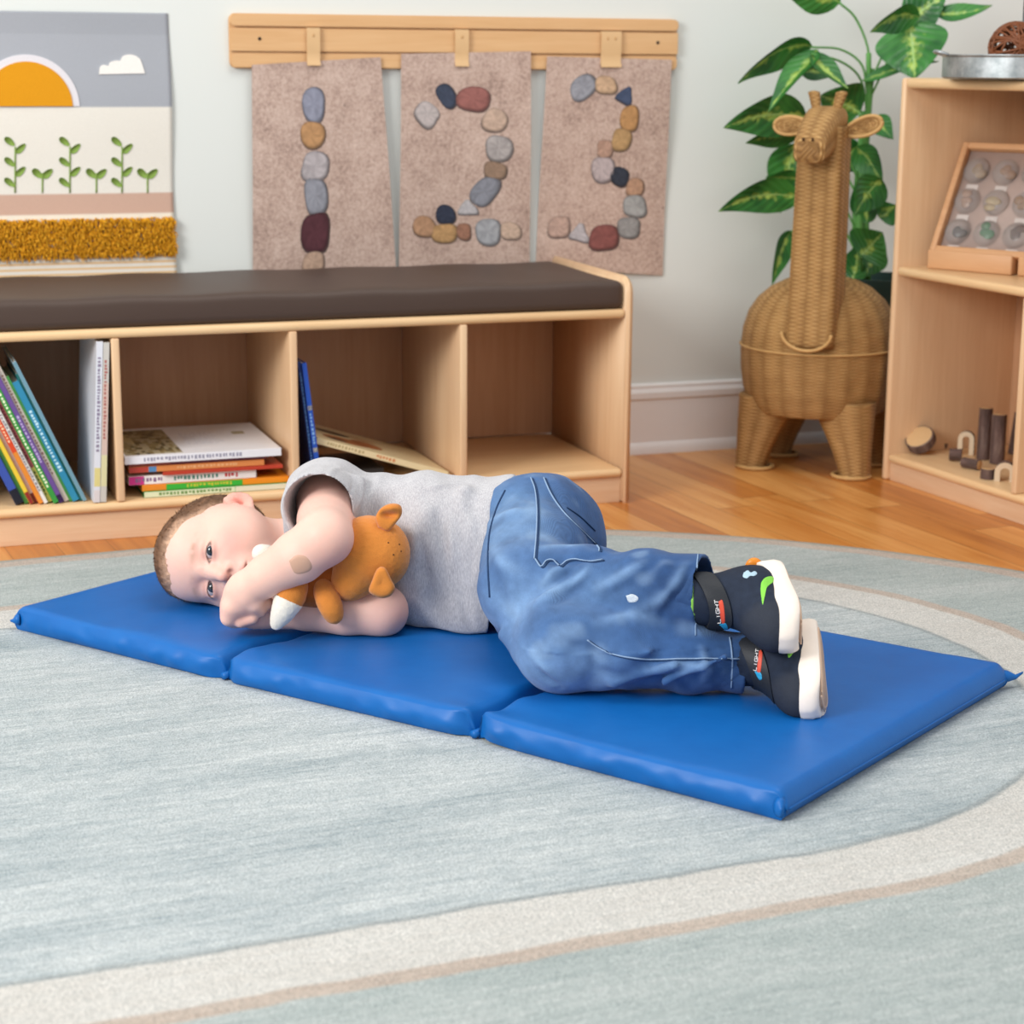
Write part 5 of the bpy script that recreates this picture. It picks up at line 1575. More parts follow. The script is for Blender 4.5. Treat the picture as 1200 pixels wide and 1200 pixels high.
    nz = vnoise(V*28, 2)[:, None]; C = C*(.96+.08*nz)
    def tint(c, w): 
        nonlocal C
        w = np.clip(w, 0, 1)[:, None]; C = C*(1-w)+np.array(S(c))*w
    def g(p, r): return np.exp(-(((V-p)/r)**2).sum(1))
    def gh(x, y, z, rx, ry, rz): return np.exp(-(((q[:, 0]-x)/rx)**2+((q[:, 1]-y)/ry)**2+((q[:, 2]-z)/rz)**2))
    for s in (-1, 1):
        e_ = EAR(s); c_ = H(s*.0715, -.013, -.007); tint('a85f54', .75*g(c_+e_[0]*.0+e_[1]*.001, .0085)*(((V-c_)@e_[0]) < .006))  # ear hollow darkened: its shade is put into the skin colour
        tint('d97f76', .6*gh(s*.045, .065, -.030, .020, .03, .018))
        tint('d98a7c', .75*gh(s*.078, -.015, -.006, .013, .024, .026))
        tint('b9776c', .45*gh(s*EYE, .082, .009, .016, .02, .0045))
        tint('a86a66', .35*gh(s*EYE, .082, -.008, .014, .02, .0040))
        # lash line round the opening
        e = np.sqrt(((q[:, 0]-s*EYE)/.0128)**2+((q[:, 2]+.0005)/.0040)**2)
        tint('4b2f2a', .85*np.exp(-((e-1.03)/.16)**2)*(q[:, 1] > .068)*(q[:, 2] > -.0022))
        tint('b0706a', .5*np.exp(-((e-1.05)/.16)**2)*(q[:, 1] > .068)*(q[:, 2] <= -.0022))
        br = gh(s*.028, .080, .0235+0, .017, .03, .0032); tint('b08a70', .5*br*sstep(vnoise(V*220, 4), .25, .7))
        tint('7a3a34', .8*gh(s*.0058, .092, -.0338, .0032, .006, .0036))  # shade inside the nostrils, painted as a dark tint
    tint('e0988c', .35*gh(0, .094, -.026, .012, .010, .010))
    fm = (q[:, 1] < .0985); lip = fm*np.exp(-(q[:, 0]/.0155)**4)*np.exp(-((q[:, 2]+.0545)/.0068)**4)*(q[:, 1] > .07); tint('c9736e', .7*lip)
    tint('8a4442', .75*fm*np.exp(-(q[:, 0]/.019)**4)*np.exp(-((q[:, 2]+.0547)/.0011)**2)*(q[:, 1] > .07))
    for p in (EL_L+np.array([.01, -.015, -.02]), EL_R+np.array([.02, -.01, 0])): tint('dc9484', .55*g(p, .026))
    for p in (kx, P(285, 722, 2.49), P(292, 734, 2.5)): tint('dd9a8c', .45*g(p, .016))
    skin = attr_mat('skin', .52, .03, 90, .03, .35, .05, .10)
    person = np_obj('person', V, Q, skin, col=C)
    tag(person, 'child in grey t-shirt and blue jeans lying curled on the mat, hugging a plush toy', 'person')
    # eyes
    for s in (-1, 1):
        c = H(s*EYE, .0705, 0); r = .0127
        gz = nrm(nrm(CO-c)+HF*.25)
        m = MB(); Cc = []
        a = nrm(np.cross(gz, [0, 0, 1])); b = np.cross(gz, a)
        n, k = 40, 48
        for j in range(k+1):
            th = math.pi*(j/k)**1.5
            for i in range(n):
                ph = 2*math.pi*i/n
                bulge = 1+.05*max(0, 1-(th/.52)**2)
                m.v.append(tuple(c+r*bulge*(gz*math.cos(th)+(a*math.cos(ph)+b*math.sin(ph))*math.sin(th))))
                if th < .20: cc = (.004, .004, .005)
                elif th < .50: cc = tuple(np.array(S('2c333b'))*(.7+.5*(th-.2)/.3+.15*math.sin(ph*13)))
                elif th < .56: cc = S('20242a')
                else: cc = S('bdb2b2')
                Cc.append(cc)
        for j in range(k):
            for i in range(n): m.f.append((j*n+i, j*n+(i+1) % n, (j+1)*n+(i+1) % n, (j+1)*n+i)); m.m.append(0)
        obj('eye', m, attr_mat('eye_gloss', .08, 0, 10, 0, .6) if s < 0 else bpy.data.materials['eye_gloss'], person, col=Cc)
    # hair: short, grows out of the scalp behind the hairline
    hf = Field(gax((-.53, -.30, .0018)), gax((2.53, 2.82, .0018)), gax((.036, .20, .0018)))
    ln_y = [-.12, -.075, -.03, -.005, .010, .030, .052, .075, .10]; ln_z = [-.075, -.062, -.030, .004, .019, .028, .048, .060, .056]
    def hairfn(X, Y, Z):
        x, y, z = X-HC[0], Y-HC[1], Z-HC[2]
        qx = x*HL[0]+y*HL[1]+z*HL[2]; qy = x*HF[0]+y*HF[1]+z*HF[2]; qz = x*HCr[0]+y*HCr[1]+z*HCr[2]
        lim = np.interp(qy.ravel(), ln_y, ln_z).reshape(qy.shape)
        sd = qz-lim-.004*np.sin(qx*90)*(qy > .03)
        def E(cx, cy, cz, a, b, c):
            k0 = np.sqrt(((qx-cx)/a)**2+((qy-cy)/b)**2+((qz-cz)/c)**2); k1 = np.sqrt(((qx-cx)/a**2)**2+((qy-cy)/b**2)**2+((qz-cz)/c**2)**2)
            return k0*(k0-1)/np.maximum(k1, 1e-6)
        d1 = E(0, -.014, .025, .0715, .090, .0745); d2 = E(0, .044, .046, .054, .043, .042)
        h = np.maximum(.03-np.abs(d1-d2), 0)/.03; d = np.minimum(d1, d2)-h*h*.0075
        th = np.clip(.22*sd, -.004, .0036)
        return np.maximum(np.maximum(d-th, -(d+.006)), -sd-.002)
    hf.put(hairfn, [-9]*3, [9]*3)
    for s in (-1, 1):
        ax = EAR(s); c = H(s*.0715, -.013, -.007)
        hf.ell(c+ax[0]*.002, (.011, .0175, .0225), ax, .002, 'sub')
    # tapering hair down the nape
    hf.plane((0, 0, ZT+.0006), (0, 0, -1))
    Vh, Qh = hf.mesh(1); Nh = vnormals(Vh, Qh)
    qh = (Vh-HC)@HAX.T
    stq = np.stack([qh[:, 0]*260, qh[:, 1]*70, qh[:, 2]*150], 1); sn = vnoise(stq, 3)
    Vh = Vh+Nh*((sn-.5)*.0012)[:, None]
    edge = sstep(qh[:, 2]-np.interp(qh[:, 1], ln_y, ln_z), -.002, .020)[:, None]
    Ch = np.array(S('c09a80'))*(1-edge)+np.array(S('6a4a34'))*edge
    Ch = Ch*(.7+.6*sn[:, None])
    hair = np_obj('hair', Vh, Qh, attr_mat('hair_short', .6, .25, 420, .35, .3), person, col=Ch)
    # fine strands over the scalp
    m = MB(); Cs = []
    sel = RNG.choice(len(Vh), 9000)
    ctr = np.array([0, -.045, .085])
    for i in sel:
        lim = np.interp(qh[i, 1], ln_y, ln_z); sd = qh[i, 2]-lim
        if sd < .001: continue
        p = Vh[i]; n = Nh[i]
        if (p-HC)@n < 0: continue
        dl = qh[i]-ctr; fl = HAX.T@dl; fl = nrm(fl-n*(fl@n)+RNG.normal(0, .012, 3))
        L = .0075*min(1, .35+sd/.03)*RNG.uniform(.7, 1.2)
        a = p-n*.0006; b = p+fl*L*.55+n*.0006; e = p+fl*L+n*.0004
        w = nrm(np.cross(n, fl))*.00030
        o = len(m.v); m.v += [tuple(a-w), tuple(a+w), tuple(b+w), tuple(b-w), tuple(e)]
        m.f += [(o, o+1, o+2, o+3), (o+3, o+2, o+4)]; m.m += [0, 0]
        c = np.array(S('6e4e38'))*RNG.uniform(.7, 1.5) if sd > .012 else np.array(S('96735a'))*RNG.uniform(.8, 1.3)
        Cs += [c]*5
    st = obj('hair_strands', m, bpy.data.materials['hair_short'], hair, col=Cs); tag(st, kind='stuff')
    # dark socks between cuff and shoe
    for an, kn, (o_, t_, n_) in ((AN_L, KN_L, SHOE_L), (AN_R, KN_R, SHOE_R)):
        G_ = shoe_frame(o_, t_, n_)[0]
        kf = Field(gax((an[0]-.08, an[0]+.14, .003)), gax((an[1]-.09, an[1]+.09, .003)), gax((.036, an[2]+.08, .003)))
        kf.chain([lerp(an, kn, .25), an, G_(.042, 0, .085)], [.0275, .0270, .0245], 0, kk=.008)
        kf.plane((0, 0, ZT+.0006), (0, 0, -1))
        Vk, Qk = kf.mesh(1); np_obj('sock', Vk, Qk, plain('1f2633', .9, .1, .1, .2, 600), person)
    # ---- t-shirt
    sf = Field(gax((-.36, .03, .0022)), gax((2.47, 2.75, .0024)), gax((.036, .27, .0022)))
    fa = 1.42
    def torso(a, b, ra, rb, wa, wb):
        ba = b-a; L = np.linalg.norm(ba); t_ = ba/L
        up = nrm(np.array([0, 0, 1])-t_*t_[2]); fr = np.cross(up, t_)
        def fn(X, Y, Z):
            x, y, z = X-a[0], Y-a[1], Z-a[2]
            h = np.clip((x*t_[0]+y*t_[1]+z*t_[2])/L, 0, 1)
            ex = x-ba[0]*h; ey = y-ba[1]*h; ez = z-ba[2]*h
            la = ex*t_[0]+ey*t_[1]+ez*t_[2]; v = ex*up[0]+ey*up[1]+ez*up[2]; w = ex*fr[0]+ey*fr[1]+ez*fr[2]
            rv = ra+(rb-ra)*h; rw = wa+(wb-wa)*h
            p = 2.5
            k = (np.abs(v/rv)**p+np.abs(w/rw)**p+np.abs(la/.05)**p)**(1/p)
            return (k-1)*np.minimum(rv, rw)*.95
        return fn
    hem_c = P(588, 645, 2.575)
    T1, T2, T3 = P(395, 632, 2.635), P(500, 646, 2.60), P(640, 648, 2.568)
    sf.put(torso(T1, T2, .098, .103, .064, .068), [-9]*3, [9]*3, 0)
    sf.put(torso(T2, T3, .103, .1055, .068, .076), [-9]*3, [9]*3, .02)
    # drape of the hem towards the mat in front
    sf.ell(P(556, 722, 2.545), (.045, .030, .030), None, .035)
    sf.cone(P(372, 600, 2.63), P(350, 614, 2.645), .062, .050, .03)             # shoulder yoke to the neck
    slA, slB = P(385, 586, 2.62), P(374, 594, 2.522)
    sf.cone(slA, slB, .052, .0495, .022)
    # folds between sleeve and body, and over the chest
    for pa, pb, r in (((408, 596), (418, 562), .006), ((414, 620), (440, 582), .006), ((500, 600), (470, 700), .006), ((545, 575), (555, 700), .006), ((520, 640), (525, 730), .007)):
        a = P(*pa, 2.545 if pa[0] > 440 else 2.56); b = P(*pb, 2.545 if pa[0] > 440 else 2.58)
        sf.cone(a, b, r, r*.6, .018)
    hn = nrm(P(606, 560, 2.585)-P(578, 745, 2.53)); 
    hemn = nrm(np.cross(nrm(P(604, 562, 2.60)-P(574, 742, 2.52)), nrm(P(585, 650, 2.64)-P(583, 650, 2.50)))); hemn = hemn if hemn[0] > 0 else -hemn
    hp = P(587, 650, 2.52)
    sf.plane(hp, hemn)
    # hollow it: hem opening, sleeve opening, neck opening
    sf.put(torso(T2, P(700, 652, 2.55), .098, .1005, .063, .071), [-.06, -9, -9], [9]*3, .0, 'sub')
    sa = lerp(slA, slB, .35); sb = slB+(slB-slA)*.8
    sf.cone(sa, sb, .043, .0465, .0, 'sub')
    sln = nrm(slB-slA+np.array([0, 0, -.018])); 
    sl_end = slB+sln*.012
    def sleeve_cut(X, Y, Z):
        dd = (X-sl_end[0])*sln[0]+(Y-sl_end[1])*sln[1]+(Z-sl_end[2])*sln[2]
        rad = np.sqrt((X-slB[0])**2+(Y-slB[1])**2+(Z-slB[2])**2)-.085
        return np.maximum(-dd, rad)
    sf.put(sleeve_cut, sl_end-.1, sl_end+.1, 0, 'sub')
    nk0, nk1 = H(0, -.030, -.07), lerp(H(0, -.04, -.11), CHEST, .22)
    sf.cone(nk0, nk1, .058, .050, .006, 'sub')
    sf.plane(H(0, -.03, -.098), HCr, k=.004)
    sf.plane((0, 0, ZT+.0006), (0, 0, -1), k=.006)
    Vs, Qs = sf.mesh(1); Ns = vnormals(Vs, Qs)
    wr = (vnoise(np.stack([Vs[:, 0]*34, Vs[:, 1]*20, Vs[:, 2]*13], 1), 5)-.5)*.0060+(vnoise(np.stack([Vs[:, 0]*80, Vs[:, 1]*40, Vs[:, 2]*30], 1), 6)-.5)*.0018
    t0 = bvh(Vs, Qs)
    for pix, amp, sg in SHIRT_FOLDS: wr = wr+amp*fold_weight(Vs, t0, pix, sg)
    Vs = Vs+Ns*wr[:, None]; Vs[:, 2] = np.maximum(Vs[:, 2], ZT+.0006)
    t = NT('heather_jersey'); o_ = t.coord()
    n1 = t.noise(t.coord('Object', scale=(900, 500, 160)), 1.0, 3, .7); n2 = t.noise(o_, 30, 3)
    c = t.ramp(t.m('ADD', t.m('MULTIPLY', n1, .8), t.m('MULTIPLY', n2, .2)), [(.3, S('9a979d')), (.52, S('b9b7ba')), (.7, S('d0cecf'))])
    t.bump(n1, .25, .0015); jersey = t.out(c, .9, **{'Specular IOR Level': .15, 'Sheen Weight': .2})
    shirt = np_obj('t_shirt', Vs, Qs, jersey, person)
    tr = bvh(Vs, Qs)
    m = MB()
    for pix in ([(407, 612), (402, 590), (393, 573), (378, 563), (366, 566), (354, 578), (350, 592), (350, 606)],):
        p, n = on_surface(tr, pix, .0003, 40)
        if len(p) > 4: strip(m, p, n, .0008, .0004)
    p, n = on_surface(tr, [(600, 572), (592, 600), (586, 640), (581, 690), (576, 735)], .0003, 40)
    # ---- jeans
    jf = Field(gax((-.075, .335, .0023)), gax((2.18, 2.70, .0025)), gax((.036, .285, .0023)))
    jf.put(torso(P(560, 645, 2.583), P(640, 645, 2.568), .093, .0985, .064, .078), [-9]*3, [9]*3, 0)
    jf.ell(P(652, 634, 2.60), (.060, .078, .078), None, .03)                    # seat
    jf.ell(P(664, 640, 2.585), (.050, .075, .070), None, .03)
    jf.chain([HIP_L, lerp(HIP_L, KN_L, .5), KN_L], [.065, .066, .0585], .03, kk=.02)
    jf.chain([KN_L, lerp(KN_L, AN_L, .3), lerp(KN_L, AN_L, .7), AN_L+(AN_L-KN_L)*.12], [.0575, .053, .049, .0505], .02, kk=.02)
    # gathers behind the left knee
    for (u0, v0, u1, v1, r, Y0, Y1) in ((652, 664, 620, 712, .009, 2.40, 2.345), (668, 660, 650, 705, .009, 2.39, 2.33), (690, 657, 672, 700, .007, 2.38, 2.325), (716, 655, 700, 690, .005, 2.365, 2.32), (596, 640, 606, 690, .006, 2.46, 2.36)):
        jf.cone(P(u0, v0, Y0), P(u1, v1, Y1), r, r*.5, .016)
    for (u0, v0, u1, v1, r, Y0, Y1) in ((700, 735, 780, 668, .006, 2.30, 2.285), (735, 742, 812, 680, .005, 2.285, 2.275), (655, 735, 720, 690, .006, 2.335, 2.30), (640, 715, 690, 672, .006, 2.345, 2.34),
                                        (585, 620, 640, 665, .006, 2.48, 2.42), (580, 650, 600, 720, .005, 2.44, 2.36), (590, 745, 640, 790, .006, 2.33, 2.25), (690, 780, 760, 765, .005, 2.245, 2.235), (780, 800, 850, 770, .004, 2.23, 2.23), (720, 800, 790, 780, .004, 2.235, 2.23)):
        jf.cone(P(u0, v0, Y0), P(u1, v1, Y1), r, r*.6, .014)
    def cuff(kn, an, u, v):
        n = nrm(an-kn); p = P(u, v, an[1])
        def cutfn(X, Y, Z):
            dd = (X-p[0])*n[0]+(Y-p[1])*n[1]+(Z-p[2])*n[2]
            return np.maximum(-dd, np.sqrt((X-p[0])**2+(Y-p[1])**2+(Z-p[2])**2)-.075)
        jf.put(cutfn, p-.1, p+.1, 0, 'sub')
    cuff(KN_L, AN_L, 826, 698)
    jf.cone(lerp(KN_L, AN_L, .75), AN_L+(AN_L-KN_L)*.3, .044, .0465, 0, 'sub')
    jf.chain([HIP_R, lerp(HIP_R, KN_R, .5), KN_R], [.072, .064, .0545], .02, kk=.02)
    jf.chain([KN_R, lerp(KN_R, AN_R, .3), lerp(KN_R, AN_R, .7), AN_R+(AN_R-KN_R)*.12], [.0535, .044, .038, .0365], .02, kk=.02)
    cuff(KN_R, AN_R, 872, 777)
    jf.cone(lerp(KN_R, AN_R, .80), AN_R+(AN_R-KN_R)*.3, .0335, .033, 0, 'sub')
    wp = P(566, 650, 2.52); jf.plane(wp, -hemn)
    jf.plane((0, 0, ZT+.0006), (0, 0, -1), k=.006)
    Vj, Qj = jf.mesh(1); Nj = vnormals(Vj, Qj)
    wr = (vnoise(np.stack([Vj[:, 0]*30, Vj[:, 1]*30, Vj[:, 2]*26], 1), 7)-.5)*.0030+(vnoise(np.stack([Vj[:, 0]*70, Vj[:, 1]*55, Vj[:, 2]*50], 1), 8)-.5)*.0022
    # creases running round the shins
    sl = (Vj-KN_L)@nrm(AN_L-KN_L); wr = wr+.0022*np.sin(sl*95+Vj[:, 2]*60)*sstep(sl, .0, .05)*(1-sstep(sl, .10, .16))*(Vj[:, 2] > .105)
    sl2 = (Vj-KN_R)@nrm(AN_R-KN_R); wr = wr+.0015*np.sin(sl2*110-Vj[:, 2]*70)*sstep(sl2, .0, .05)*(Vj[:, 2] < .105)
    Vj = Vj+Nj*wr[:, None]; Vj[:, 2] = np.maximum(Vj[:, 2], ZT+.0006)
    ridge = np.zeros(len(Vj)); t0 = bvh(Vj, Qj)
    for pix, amp, sg in JEAN_FOLDS:
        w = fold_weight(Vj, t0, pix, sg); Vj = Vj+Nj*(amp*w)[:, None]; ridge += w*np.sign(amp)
    Vj[:, 2] = np.maximum(Vj[:, 2], ZT+.0006)
    cb = np.array(S('35588a')); C = np.tile(cb, (len(Vj), 1))
    def tj(c, w):
        nonlocal C
        w = np.clip(w, 0, 1)[:, None]; C = C*(1-w)+np.array(S(c))*w
    def gj(p, r): return np.exp(-(((Vj-p)/np.array(r))**2).sum(1))
    # washed-out areas on thigh fronts and knees, dark at the hems and the crotch
    tj('88a9d0', .8*gj(KN_L+np.array([.0, -.05, -.01]), (.06, .05, .035)))
    tj('7f9dbf', .7*gj(lerp(HIP_L, KN_L, .5)+np.array([-.02, -.03, .03]), (.05, .08, .05)))
    tj('86a8d0', .85*gj(KN_R+np.array([-.01, -.03, -.02]), (.07, .05, .04)))
    tj('6486ad', .6*gj(P(600, 600, 2.50), (.05, .06, .06)))
    tj('6a8ab0', .5*gj(P(690, 690, 2.29), (.07, .06, .03)))
    tj('263e66', .8*gj(P(790, 690, 2.27), (.05, .08, .045)))
    tj('304a70', .6*gj(AN_R, (.06, .08, .05)))
    tj('3a567e', .6*gj(P(690, 615, 2.56), (.03, .06, .05)))
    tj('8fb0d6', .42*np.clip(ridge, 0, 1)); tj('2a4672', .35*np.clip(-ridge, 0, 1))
    nz = vnoise(Vj*38, 4); tj('8fabca', .35*sstep(nz, .55, .9)); tj('2f4a70', .35*sstep(nz, .45, .1))
    nz2 = vnoise(Vj*150, 9); C = C*(.9+.2*nz2[:, None])
    td = NT('denim'); a = td.n('ShaderNodeAttribute', attribute_name='Col'); o_ = td.coord()
    tw = td.n('ShaderNodeTexWave', ins={'Vector': td.coord('Object', rot=(.5, .6, .78)), 'Scale': 330, 'Distortion': 1.5, 'Detail': 2}).outputs[1]
    n1 = td.noise(o_, 420, 3, .7)
    f_ = td.m('MULTIPLY_ADD', td.m('ADD', td.m('MULTIPLY', tw, .35), td.m('MULTIPLY', n1, .65)), .5, .75)
    cc = td.n('ShaderNodeCombineColor', ins={0: f_, 1: f_, 2: f_})
    td.bump(td.m('ADD', tw, n1), .2, .001)
    denim = td.out(td.mix(1.0, a.outputs[0], cc.outputs[0], 'MULTIPLY'), .85, **{'Specular IOR Level': .2, 'Sheen Weight': .1})
    jeans = np_obj('jeans', Vj, Qj, denim, person, col=C)
    trj = bvh(Vj, Qj)
    thread = plain('8aa2c0', .8, .15, .1, .2, 300)
    dark = plain('2a3f60', .85, .15, .1, .2, 300)
    def seam(pix, w, lift=.0006, mat=thread, name='seam', th=.0009, n=50):
        p, nn = on_surface(trj, pix, lift, n)
        if len(p) < 5: return
        m = MB(); strip(m, p, nn, w, th); return obj(name, m, mat, jeans)
    S1 = [(622, 560), (627, 575), (629, 600), (628, 630), (626, 655)]
    S2 = [(637, 560), (646, 580), (660, 600), (680, 620), (700, 640), (702, 646)]
    S3 = [(627, 655), (634, 664), (640, 657), (648, 656), (656, 663), (664, 657), (674, 655), (690, 658), (706, 656)]
    S4 = [(688, 750), (700, 758), (716, 766), (740, 771), (770, 773), (810, 772), (868, 772)]
    for sm in (S1, S2, S3, S4):
        seam(sm, .0010); seam([(u+2.4, v+1.2) for u, v in sm], .0014, .0003, dark, 'seam_fold')
    seam([(855, 747), (857, 760), (858, 780), (857, 806)], .0010, name='hem_stitching'); seam([(818, 650), (816, 670), (815, 700), (815, 745)], .0009, name='hem_stitching')
    seam([(592, 575), (582, 596), (574, 625), (572, 660), (574, 700)], .0012, mat=dark, name='waistband_edge')
    seam([(664, 595), (680, 606), (697, 622)], .0010, mat=dark, name='pocket_edge')
    m = patch(trj, [(733, 698), (741, 696), (748, 700), (746, 705), (737, 706)], .0009); obj('frayed_spot', m, plain('c9d2dc', .9, .3, .1, .8, 700), jeans)
    # bandage on the left forearm
    trb = bvh(V, Q)
    m = patch(trb, [(338, 657), (347, 650), (359, 652), (366, 662), (364, 669), (353, 673), (345, 672), (341, 665)], .0008)
    tag(obj('adhesive_bandage', m, plain('c79e88', .5, .05, .3), person), 'round beige adhesive bandage on the forearm')
    return person, trb
PERSON, TRB = build_person()
# ------------------------------------------------------------------ shoes
def sole_outline(n=64):
    pts = [(-.004, 0), (.0, .017), (.016, .027), (.045, .0265), (.075, .030), (.105, .033), (.130, .026), (.145, .010), (.147, 0),
           (.145, -.012), (.130, -.027), (.105, -.0325), (.075, -.0285), (.045, -.0255), (.016, -.0265), (.0, -.017)]
    return bez([(x, y, 0) for x, y in pts+[pts[0]]], n+1)[:-1, :2]
def letters(txt):
    """stroke font on a 2x4 grid, only what the strap needs"""
    G = {'L': [((0, 4), (0, 0)), ((0, 0), (2, 0))], 'I': [((1, 0), (1, 4))], 'G': [((2, 4), (0, 4)), ((0, 4), (0, 0)), ((0, 0), (2, 0)), ((2, 0), (2, 2)), ((2, 2), (1, 2))],
         'H': [((0, 0), (0, 4)), ((2, 0), (2, 4)), ((0, 2), (2, 2))], 'T': [((0, 4), (2, 4)), ((1, 0), (1, 4))]}
    return [(k, G[c]) for k, c in enumerate(txt)]
def build_shoe(side, origin, toe, n0):
    G, A, sc = shoe_frame(origin, toe, n0); t_, w, up = A; n = -up
    dz = .014 if side == 'right' else 0.0
    # upper
    c = G(.07, 0, .05); R = .13
    f = Field(gax((c[0]-R, c[0]+R, .0022)), gax((c[1]-R, c[1]+R, .0024)), gax((max(.036, c[2]-R), c[2]+R, .0022)))
    ax = A
    f.ell(G(.108, 0, .030), np.array((.038, .0315, .026))*sc, ax, 0)
    f.ell(G(.070, 0, .038), np.array((.050, .0305, .036))*sc, ax, .02)
    f.ell(G(.030, 0, .040), np.array((.033, .0285, .044))*sc, ax, .02)
    f.cone(G(.052, 0, .05), G(.040, 0, .122-dz), .033*sc, .0325*sc, .02)
    f.plane(G(0, 0, .014), -up, k=.002)
    f.plane(G(.040, 0, .119-dz), nrm(up*.97-t_*.1))
    f.cone(G(.046, 0, .075), G(.039, 0, .150), .028*sc, .029*sc, .001, 'sub')
    for k in range(3):
        f.chain([G(.060+.013*k, y, z) for y, z in ((-.03, .035-.003*k), (-.018, .062-.011*k), (0, .074-.013*k), (.018, .062-.011*k), (.03, .035-.003*k))], [.0016]*5, .003)
    f.plane((0, 0, ZT+.0006), (0, 0, -1), k=.002)
    V, Q = f.mesh(1)
    q = ((V-origin)@A.T)/sc
    C = np.tile(np.array(S('20293a')), (len(V), 1)); nz = vnoise(V*160, 3)[:, None]; C = C*(.8+.4*nz)
    toe_w = sstep(q[:, 0], .095, .112)[:, None]; C = C*(1-toe_w*.6)+np.array(S('33363e'))*toe_w*.6
    rim = ((q[:, 2] > .1158-dz+.1*(q[:, 0]-.04)))[:, None]*1.0; C = C*(1-rim)+np.array(S('86c24a'))*rim
    up_m = attr_mat('shoe_mesh', .75, .2, 900, .3, .25) if 'shoe_mesh' not in bpy.data.materials else bpy.data.materials['shoe_mesh']
    shoe = np_obj('shoe', V, Q, up_m, PERSON, col=C)
    tr = bvh(V, Q)
    # sole : midsole with a raised toe and heel, then a ribbed tread plate
    cream = plain('efe2d6', .6, .05, .3, .1, 90)
    m = MB(); ol = sole_outline(); N_ = len(ol)
    levels = [(-.0040, .86), (-.0035, .95), (-.001, .99), (.006, 1.03), (.013, 1.02), (.018, 1.0), (.0185, .96), (.0165, .88)]
    for z, k in levels:
        for x, y in ol:
            rise = (.006*math.exp(-((x-.147)/.03)**2)+.010*math.exp(-((x+.004)/.022)**2)+.005*math.exp(-((x-.098)/.02)**2)) if z > .01 else 0
            spring = .007*max(0, (x-.10)/.045)**2 if z < .01 else .004*max(0, (x-.10)/.045)**2
            p = G(.07+(x-.07)*k, y*k, z+rise+spring); p[2] = max(p[2], ZT+.0004); m.v.append(tuple(p))
    L = len(levels)
    m.f = [(i*N_+j, i*N_+(j+1) % N_, (i+1)*N_+(j+1) % N_, (i+1)*N_+j) for i in range(L-1) for j in range(N_)]+[tuple(range(N_))[::-1], tuple((L-1)*N_+j for j in range(N_))]
    m.m = [0]*len(m.f)
    so = obj('sole', m, cream, shoe); autosmooth(so, 50)
    m = MB()
    tan = plain('d2b49c', .7, .08, .3, 0, 60)
    x = .018
    while x < .135:
        ww = np.interp(x, [0, .02, .05, .08, .105, .13, .145], [.012, .018, .018, .020, .023, .017, .006])
        spring = .007*max(0, (x-.10)/.045)**2
        obox(m, G(x, 0, -.0047+spring), t_, w, up, (.0026*sc, 2*ww*sc, .0022*sc), .0006, 1); x += .0052
    rg = [G(x, y, -.0042+.007*max(0, (x-.10)/.045)**2) for x, y in [( .07+(a-.07)*.80, b*.78) for a, b in ol]]
    tube(m, rg+[rg[0]], .0016, 6)
    for i, v in enumerate(m.v):
        if v[2] < ZT+.0004: m.v[i] = (v[0], v[1], ZT+.0004)
    obj('tread', m, tan, so)
    # strap over the instep
    m = MB(); rows = 40; V2 = []
    for i in range(rows+1):
        a = math.radians(-115+230*i/rows)
        for xo, lf in ((.0, 0), (.0, .0030), (.004, .0042), (.016, .0042), (.020, .0030), (.020, 0)):
            # ring round the ankle: centre on the collar axis
            zc = .100-dz-.35*(xo); cx = .050+.1*xo
            dirv = t_*math.cos(a)+w*math.sin(a)
            base = G(cx-.002, 0, zc-.010*math.cos(a))+up*0
            V2.append((base, dirv, xo, lf))
    pts = []
    for base, dirv, xo, lf in V2:
        o = base+nrm(up)*(-xo*.9*sc+.01*sc)
        far = o+dirv*.09
        h = tr.ray_cast(Vector(far), Vector(-dirv))
        if h[0] is not None and (np.array(h[0])-o)@dirv > .012: p = np.array(h[0])+dirv*lf*sc
        else: p = o+dirv*(.031*sc+lf)
        p[2] = max(p[2], ZT+.0005); pts.append(p)
    m.add(pts, [(i*6+j, i*6+(j+1) % 6, (i+1)*6+(j+1) % 6, (i+1)*6+j) for i in range(rows) for j in range(6)]+[tuple(range(6))[::-1], tuple(rows*6+j for j in range(6))])
    stp = obj('strap', m, plain('23262c', .55, .1, .35, .15, 500), shoe); autosmooth(stp, 45)
    # printed tab on the strap
    ts = bvh(np.array(pts), np.array([f_ for f_ in m.f if len(f_) == 4]))
    return shoe, tr, ts, stp
LS, TLS, TSL, STL = build_shoe('left', *SHOE_L)
RS, TRS, TSR, STR = build_shoe('right', *SHOE_R)
